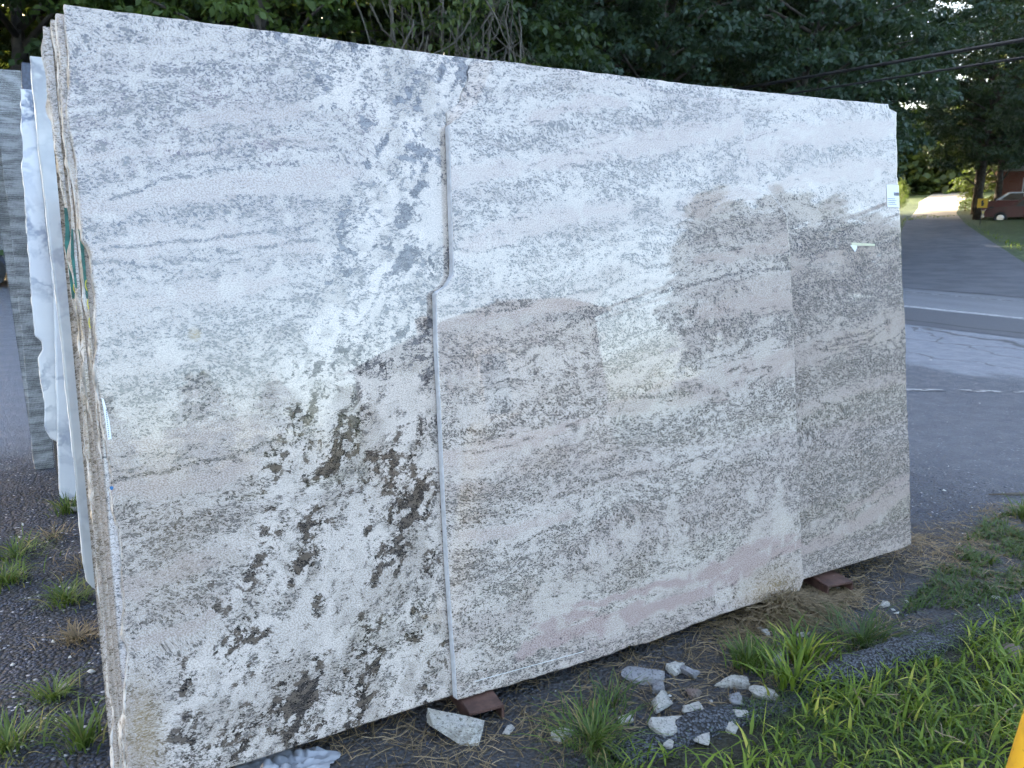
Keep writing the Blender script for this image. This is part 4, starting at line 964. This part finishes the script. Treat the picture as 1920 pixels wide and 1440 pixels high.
for key, H, base, rad, nc, per, leaf, mat, seed in (('dark', 19, .6, 5.0, 400, 130, .20, 'leaf_dark', 1), ('blue', 18, .8, 5.2, 400, 130, .20, 'leaf_blue', 2),
                                                    ('light', 17, .5, 4.6, 360, 130, .17, 'leaf_light', 3), ('olive', 18, 4.2, 5.6, 330, 110, .23, 'leaf_olive', 4),
                                                    ('high', 20, 3.9, 5.8, 360, 110, .23, 'leaf_blue', 5)):
    cm, C = crown_mesh('crown', H, base, rad, nc, per, leaf, seed); cm.materials.append(M[mat])
    TREES[key] = (cm, trunk_mesh('trunk', H, .26, C, seed, base))
def tree(key, x, y, rz, s, label, group='trees of the wood around the yard'):
    t = empty('leafy_tree', (x, y, float(terr(x)) - .05), (0, 0, rz)); t.scale = (s, s, s)
    tag(t, label, 'tree', group)
    for n, me in zip(('crown', 'trunk'), TREES[key]):
        o = bpy.data.objects.new(n, me); COL.objects.link(o); o.parent = t
WOOD = 'tall leafy tree merging into the dense dark wood behind the slabs'
for i, (key, x, y, s, lb) in enumerate((
        ('dark', -4.5, 19.5, 1.0, 'dark green tree above the leaning marble slabs at far left'), ('light', 4.6, 16.5, .95, 'bright green tree rising over the upper left part of the huge slab'),
        ('dark', .2, 19.0, 1.0, None), ('dark', 9.2, 18.0, .95, 'dark tree behind the hanging bare twigs'), ('blue', 13.2, 19.5, 1.0, 'bluish green tree above the middle of the cut remnant'),
        ('blue', 17.5, 18.6, .9, 'bluish green tree over the upper right corner of the huge slab'), ('high', 23.5, 17.8, .9, 'bluish tree whose crown hides the ends of the overhead wires'),
        ('dark', -10, 24, 1.1, None), ('dark', -2, 26, 1.1, None), ('blue', 6, 26, 1.1, None), ('dark', 13, 28, 1.1, None), ('dark', 20, 27, 1.1, None), ('blue', 27, 24, 1.0, None),
        ('dark', -17, 27, 1.1, None), ('dark', 2, 37, 1.6, None), ('dark', 11, 39, 1.6, None), ('dark', 20, 40, 1.6, None), ('dark', -8, 38, 1.6, None), ('dark', -18, 40, 1.6, None), ('dark', 33, 43, 1.6, None), ('dark', 53, 45, 1.5, None), ('dark', 57.5, 53, 1.6, None), ('dark', 50, 57, 1.7, None), ('dark', 42, 47, 1.6, None), ('dark', -13, 47, 1.7, None), ('dark', -3, 47, 1.7, None), ('dark', 6, 48, 1.7, None), ('dark', 16, 49, 1.7, None), ('dark', -28, 38, 1.6, None), ('dark', 28.5, 36, 1.5, None),  # oversized rear trees, mostly unseen, added to keep out the low sun
        ('blue', 33.5, 26.5, 1.0, None), ('dark', 38, 36, 1.4, None), ('dark', 43, 33.5, 1.0, None), ('dark', 48, 42, 1.1, None), ('dark', 46, 50, 1.5, None),
        ('high', 34.2, 24.8, 1.1, None), ('high', 31, 22.5, .85, 'bluish tree leaning over the left side of the driveway'), ('high', 62.0, 33.4, .95, 'tall tree with two thick trunks right of the sunlit driveway'), ('high', 55.6, 29.6, .85, 'tree with bare lower trunk behind the yellow sign'),
        ('high', 47, 19.5, .95, 'tall tree at the upper right corner of the picture'), ('high', 60.5, 31.0, .95, 'tree standing behind the dark red pickup'), ('dark', 70, 36, 1.0, None), ('olive', 66, 27, 1.0, None),
        ('dark', 78, 36, 1.1, None), ('dark', 72, 24, 1.1, None), ('dark', 62, 17, 1.1, None), ('dark', 38, 46, 1.5, None))):
    tree(key, x, y, i * 2.4, s, lb or WOOD)
for i, (key, x, y, s) in enumerate((('dark', -34, -66, .60), ('dark', -26, -70, .56), ('blue', -18, -66, .60), ('dark', -10, -70, .52), ('blue', -3, -66, .58), ('dark', 4, -70, .55), ('dark', 11, -67, .60), ('blue', 18, -70, .58), ('dark', 25, -72, .50), ('dark', 33.6, -30, .70), ('blue', 36.5, -31, .71), ('dark', 39, -30, .69), ('dark', 42, -31, .70), ('dark', 45, -30.5, .67), ('blue', 48, -30, .62), ('dark', 51, -30, .55), ('dark', 54.5, -28, .50), ('blue', 58, -27, .48), ('dark', 62, -25, .48), ('dark', 38, -35, .70), ('dark', 44, -36, .70))):  # the far belt is added to cover the bright horizon in slab reflections
    tree(key, x, y, i * 1.7, s, 'tree across the road behind the photographer, seen only as a reflection', 'trees behind the photographer')
# distant wood closing the view
rg = np.random.default_rng(5); n = 24000
az = R(47) + rg.uniform(0, 1, n) * R(40); dist = 112 + rg.uniform(0, 16, n)
X_, Y_ = np.sin(az) * dist, np.cos(az) * dist
hz = (rg.beta(1, 1.2, n)) * (15 + 5 * np.sin(az * 17))
Pp = np.stack([X_, Y_, terr(X_) + hz], 1)
ax = rg.normal(0, 1, (n, 3)); ax /= np.linalg.norm(ax, axis=1, keepdims=True); sd = np.cross(ax, rg.normal(0, 1, (n, 3))); sd /= np.linalg.norm(sd, axis=1, keepdims=True)
V = np.stack([Pp, Pp + ax * .6 + sd * .4, Pp + ax * 1.3, Pp + ax * .6 - sd * .4], 1).reshape(-1, 3)
me = np_mesh('distant_wood', V, np.arange(n * 4).reshape(-1, 4)); attr(me, 'tint', np.repeat(rg.uniform(0, 1, n), 4))
tag(link('distant_wood', me, M['leaf_olive']), 'far wood closing the view at the end of the driveway', 'wood', kind='stuff')
# bare hanging twigs in front of the wood
t = empty('bare_shrub', (7.6, 13.8, 0)); tag(t, 'tangle of bare pale twigs above the top edge of the huge slab', 'shrub')
bm = bmesh.new(); rg_ = random.Random(4)
for k in range(70):
    x0, y0, z0 = rg_.uniform(-1.7, 1.7), rg_.uniform(-.7, .7), rg_.uniform(4.2, 6.6)
    pts = [Vector((x0, y0, z0))]; d = Vector((rg_.uniform(-.5, .5), rg_.uniform(-.2, .2), -1)).normalized()
    for j in range(6):
        d = (d + Vector((rg_.uniform(-.35, .35), rg_.uniform(-.2, .2), rg_.uniform(-.15, .25)))).normalized(); pts.append(pts[-1] + d * rg_.uniform(.25, .5))
    tube(bm, pts, [.022, .019, .016, .013, .010, .007, .004], 4)
    if k % 2: tube(bm, [pts[2], pts[2] + Vector((rg_.uniform(-.6, .6), 0, -.4)), pts[2] + Vector((rg_.uniform(-.8, .8), 0, -.9))], [.012, .009, .004], 4)
for k in range(3): tube(bm, [Vector((k * .3 - .3, .2, -.1)), Vector((k * .9 - .9, .1, 3.2)), Vector((k * 1.2 - 1.2, 0, 6.4))], [.07, .05, .03], 6)
bm_obj('twigs', bm, M['twig'], t)
me, C = crown_mesh('leaves', 6.4, 3.4, 1.9, 40, 26, .14, 77); me.materials.append(M['leaf_olive']); link('leaves', me, None, t)
# sunlit bushes at the driveway's end
for i, (x, y, s, lb) in enumerate(((71.0, 45.6, .13, 'round sunlit bush left of the bright end of the driveway'), (76.0, 49.0, .16, 'pale flowering bush further along the driveway'), (66.5, 36.8, .15, 'yellow-green sunlit bush right of the driveway'))):
    tree('light', x, y, i * 2.0, s, lb, 'bushes along the driveway')
P = []
x = RNG.uniform(20.5, 60, 14000); y = RNG.uniform(4, 36, 14000)
yl = np.interp(x, [21.4, 26.4, 40.7, 53.3], [13.6, 16.2, 25.2, 33.2]); yr = np.interp(x, [21.5, 25.8, 34, 41.9, 50.9], [7.2, 10.8, 16.2, 21.5, 27.6])
k = ((y > yl + .1) & (y < yl + 5)) | ((y < yr - .3) & (y > yr - 9) & (np.abs(y - (x * .74 - 12.4)) > 2.3)); x, y = x[k], y[k]
P.append(blades(x, y, RNG.uniform(.10, .22, len(x)), np.full(len(x), .035), RNG.uniform(.3, 1.0, len(x)), cz=terr(x)))
tag(blade_obj('verge_grass', P, M['grass']), 'mown grass on both sides of the driveway', 'grass', kind='stuff')

# ------------------------------------------------------------------ wires, sign, vehicles, buildings
for z, x, lb in ((5.45, 18.75, 'upper black overhead cable at the upper right'), (5.05, 18.6, 'lower black overhead cable at the upper right')):
    bm = bmesh.new(); pts = [Vector((x + .02 * k, -30 + k * 6, z + .35 * ((k - 6) / 6) ** 2 - .0)) for k in range(13)]
    tube(bm, pts, [.045 if z > 5.2 else .03] * 13, 6); tag(bm_obj('overhead_cable', bm, M['steel'], smooth=True), lb, 'cable', 'overhead cables along the road')
for y in (-30, 42):
    t = empty('utility_pole', (18.72, y, 0)); tag(t, 'wooden utility pole carrying the cables beyond the picture' if y < 0 else 'wooden utility pole hidden in the wood behind the slabs', 'pole')
    bm = bmesh.new(); cyl(bm, (0, 0, -.2), (0, 0, 8), .16, .11, 10); bm_obj('shaft', bm, M['bark'], t); boxo('crossarm', (-.9, -.06, 6.8), (.9, .06, 6.95), M['bark'], t)
t = empty('road_sign', (49.6, 25.95, float(terr(49.6))), (0, 0, R(-62))); tag(t, 'small square yellow sign on a thin post beside the driveway', 'sign')
M['signyellow'] = plain('sign_yellow', (.72, .42, .02), .5, .08, 4); M['signblack'] = plain('sign_black', (.02, .02, .02), .5, .1, 4)
bm = bmesh.new(); cyl(bm, (0, .03, 0), (0, .03, 1.55), .03, n=8); bm_obj('post', bm, M['steel'], t)
pl_ = boxo('plate', (-.27, -.01, 1.05), (.27, .0, 1.58), M['signyellow'], t)
bm = bmesh.new(); prism(bm, [(-.05, 1.15), (.06, 1.15), (.09, 1.30), (.03, 1.40), (.05, 1.48), (-.02, 1.50), (-.08, 1.40), (-.05, 1.28)], -.016, -.0105); bm_obj('pictogram', bm, M['signblack'], pl_)

M['redpaint'] = plain('dark_red_car_paint', (.065, .008, .011), .25, .2, 1.5); M['redpaint2'] = plain('red_car_paint', (.12, .014, .014), .3, .2, 1.5)
M['glass'] = plain('car_glass', (.03, .036, .045), .05, .2, 2); M['tyre'] = plain('tyre', (.018, .018, .018), .8, .2, 6); M['chrome'] = plain('chrome', (.55, .56, .58), .2, .1, 4, metal=1.0)
M['whitepaint'] = plain('white_paint', (.70, .71, .72), .4, .08, 3); M['lamp'] = plain('lamp_glass', (.55, .5, .42), .15, .1, 4)
def wheel(t, x, y, r):
    bm = bmesh.new(); cyl(bm, (x, y - .11, r), (x, y + .11, r), r, n=24); w = bm_obj('wheel', bm, M['tyre'], t)
    s = -1 if y < 0 else 1
    bm = bmesh.new(); cyl(bm, (x, y + s * .10, r), (x, y + s * .125, r), r * .58, r * .5, 16); bm_obj('rim', bm, M['chrome'], w)
def vehicle(name, loc, rz, body, cab, wins, wheels, paint, cabpaint, label, cat, r=.38, wd=.93, lights=()):
    t = empty(name, loc, (0, 0, rz)); tag(t, label, cat, 'vehicles parked by the house')
    bm = bmesh.new(); prism(bm, body, -wd, wd); bmesh.ops.bevel(bm, geom=bm.edges[:], offset=.04, segments=2, affect='EDGES'); bm_obj('body', bm, paint, t)
    bm = bmesh.new(); prism(bm, cab, -wd + .1, wd - .1); bmesh.ops.bevel(bm, geom=bm.edges[:], offset=.04, segments=2, affect='EDGES'); cb = bm_obj('cab', bm, cabpaint, t)
    for w in wins:
        for s in (-1, 1):
            bm = bmesh.new(); y = s * (wd - .1); prism(bm, w, min(y, y + s * .012), max(y, y + s * .012)); bm_obj('window', bm, M['glass'], cb)
    for x in wheels:
        for s in (-1, 1): wheel(t, x, s * (wd - .08), r)
    for (x, z) in lights:
        for s in (-1, 1): boxo('headlight', (x - .05, s * .62 - .16, z), (x + .05, s * .62 + .16, z + .18), M['lamp'], t, .01)
    boxo('bumper', (body[0][0] - .14, -wd + .02, .42), (body[0][0] + .02, wd - .02, .62), M['chrome'], t, .02)
VR = math.atan2(-.88, .47)
vehicle('pickup_truck', (57.2, 26.9, float(terr(57.2)) - .40), VR, [(-2.7, .45), (2.7, .5), (2.72, 1.12), (.75, 1.14), (-1.25, 1.14), (-2.55, 1.02), (-2.72, .8)],
        [(-1.30, 1.13), (-.55, 1.80), (.75, 1.82), (1.0, 1.13)], [[(-1.0, 1.18), (-.46, 1.70), (.10, 1.72), (.10, 1.18)], [(.18, 1.18), (.18, 1.72), (.66, 1.72), (.82, 1.18)]],
        (-1.75, 1.75), M['redpaint'], M['redpaint'], 'dark red pickup truck parked on the grass at the right edge', 'pickup truck', .40, .95, [(-2.66, .80)])
vehicle('parked_car', (60.3, 29.6, float(terr(60.3)) - .1), VR, [(-2.3, .45), (2.3, .45), (2.3, 1.1), (1.9, 1.15), (-1.2, 1.15), (-2.25, 1.0)],
        [(-1.3, 1.13), (-.5, 1.70), (1.9, 1.75), (2.2, 1.13)], [[(-.95, 1.18), (-.42, 1.62), (.4, 1.64), (.4, 1.18)], [(.5, 1.18), (.5, 1.64), (1.75, 1.66), (1.95, 1.18)]],
        (-1.45, 1.45), M['redpaint2'], M['whitepaint'], 'red car with a pale roof behind the pickup', 'car', .35, .9, [(-2.26, .75)])
def house(name, loc, rz, w, d, h, rh, label, wallm, roofm):
    t = empty(name, loc, (0, 0, rz)); tag(t, label, 'house')
    boxo('wall', (-w / 2, -d / 2, -.6), (w / 2, d / 2, h), wallm, t)
    bm = bmesh.new(); o = .5
    prism(bm, [(-w / 2 - o, h + .003), (w / 2 + o, h + .003), (w / 2 - 1.5, h + rh), (-w / 2 + 1.5, h + rh)], -d / 2 - o, d / 2 + o); rf = bm_obj('roof', bm, roofm, t)
    boxo('chimney', (w * .2, -.3, h + .2), (w * .2 + .6, .3, h + rh + .7), wallm, rf)
    for x in ((-w * .32, w * .05, w * .34) if name == 'brick_house' else (w * .3,)):
        f = boxo('window', (x - .6, -d / 2 - .04, h * .36), (x + .6, -d / 2 + .02, h * .82), M['whitepaint'], t)
        boxo('pane', (x - .5, -d / 2 - .055, h * .4), (x + .5, -d / 2 - .042, h * .78), M['glass'], f)
    dr = boxo('door', (-w * .14 - .5, -d / 2 - .05, 0), (-w * .14 + .5, -d / 2 + .02, 2.05), M['brown'], t)
    boxo('handle', (-w * .14 + .32, -d / 2 - .09, 1.0), (-w * .14 + .40, -d / 2 - .052, 1.04), M['chrome'], dr)
    return t
g = G('red_brick'); O = g.obj(); bt = g.n('TexBrick'); _o = g.sep(O); _c = g.n('CombineXYZ'); g.set(_c.inputs[0], g.add(_o[0], _o[1])); g.set(_c.inputs[1], _o[2]); g.set(bt.inputs['Vector'], _c.outputs[0])
bt.inputs['Color1'].default_value = (.19, .06, .04, 1); bt.inputs['Color2'].default_value = (.26, .09, .06, 1); bt.inputs['Mortar'].default_value = (.3, .27, .24, 1); bt.inputs['Scale'].default_value = 4
M['brick'] = g.out(bt.outputs[0], .85, .3); M['roof'] = plain('grey_roof', (.20, .20, .21), .8, .3, 3); M['paleroof'] = plain('pale_roof', (.34, .33, .33), .7, .2, 3)
M['shopwall'] = plain('painted_block_wall', (.24, .23, .21), .8, .2, 2)
house('brick_house', (69.5, 29.5, float(terr(69.5))), VR, 11, 8, 2.6, 1.5, 'low red brick house behind the pickup at the right edge', M['brick'], M['paleroof'])
house('stone_shop', (14.0, -25.0, 0), R(180), 5.4, 10, 5.1, .5, 'low shop building behind the photographer, seen only as a reflection in the polished slabs', M['shopwall'], M['roof'])
# trailer standing far off at the left edge
t = empty('parked_trailer', (-2.06, 18.2, 0)); tag(t, 'pale box trailer standing far off at the left picture edge', 'trailer')
boxo('box', (-2.4, -1.1, 1.28), (1.72, 1.1, 2.72), M['whitepaint'], t, .03); boxo('skirt', (-2.3, -1.0, .30), (1.80, 1.0, 1.27), M['rock_grey'], t, .02)
for x in (-1.2, 1.2):
    wheel(t, x, -1.0, .36); wheel(t, x, 1.0, .36)
bm = bmesh.new(); prism(bm, [(.75, .62), (.85, .85), (1.1, .92), (1.4, .85), (1.62, .45), (1.55, .45), (1.35, .78), (1.1, .84), (.9, .78), (.82, .62)], -1.13, -1.02); bm_obj('fender', bm, M['navy'], t)
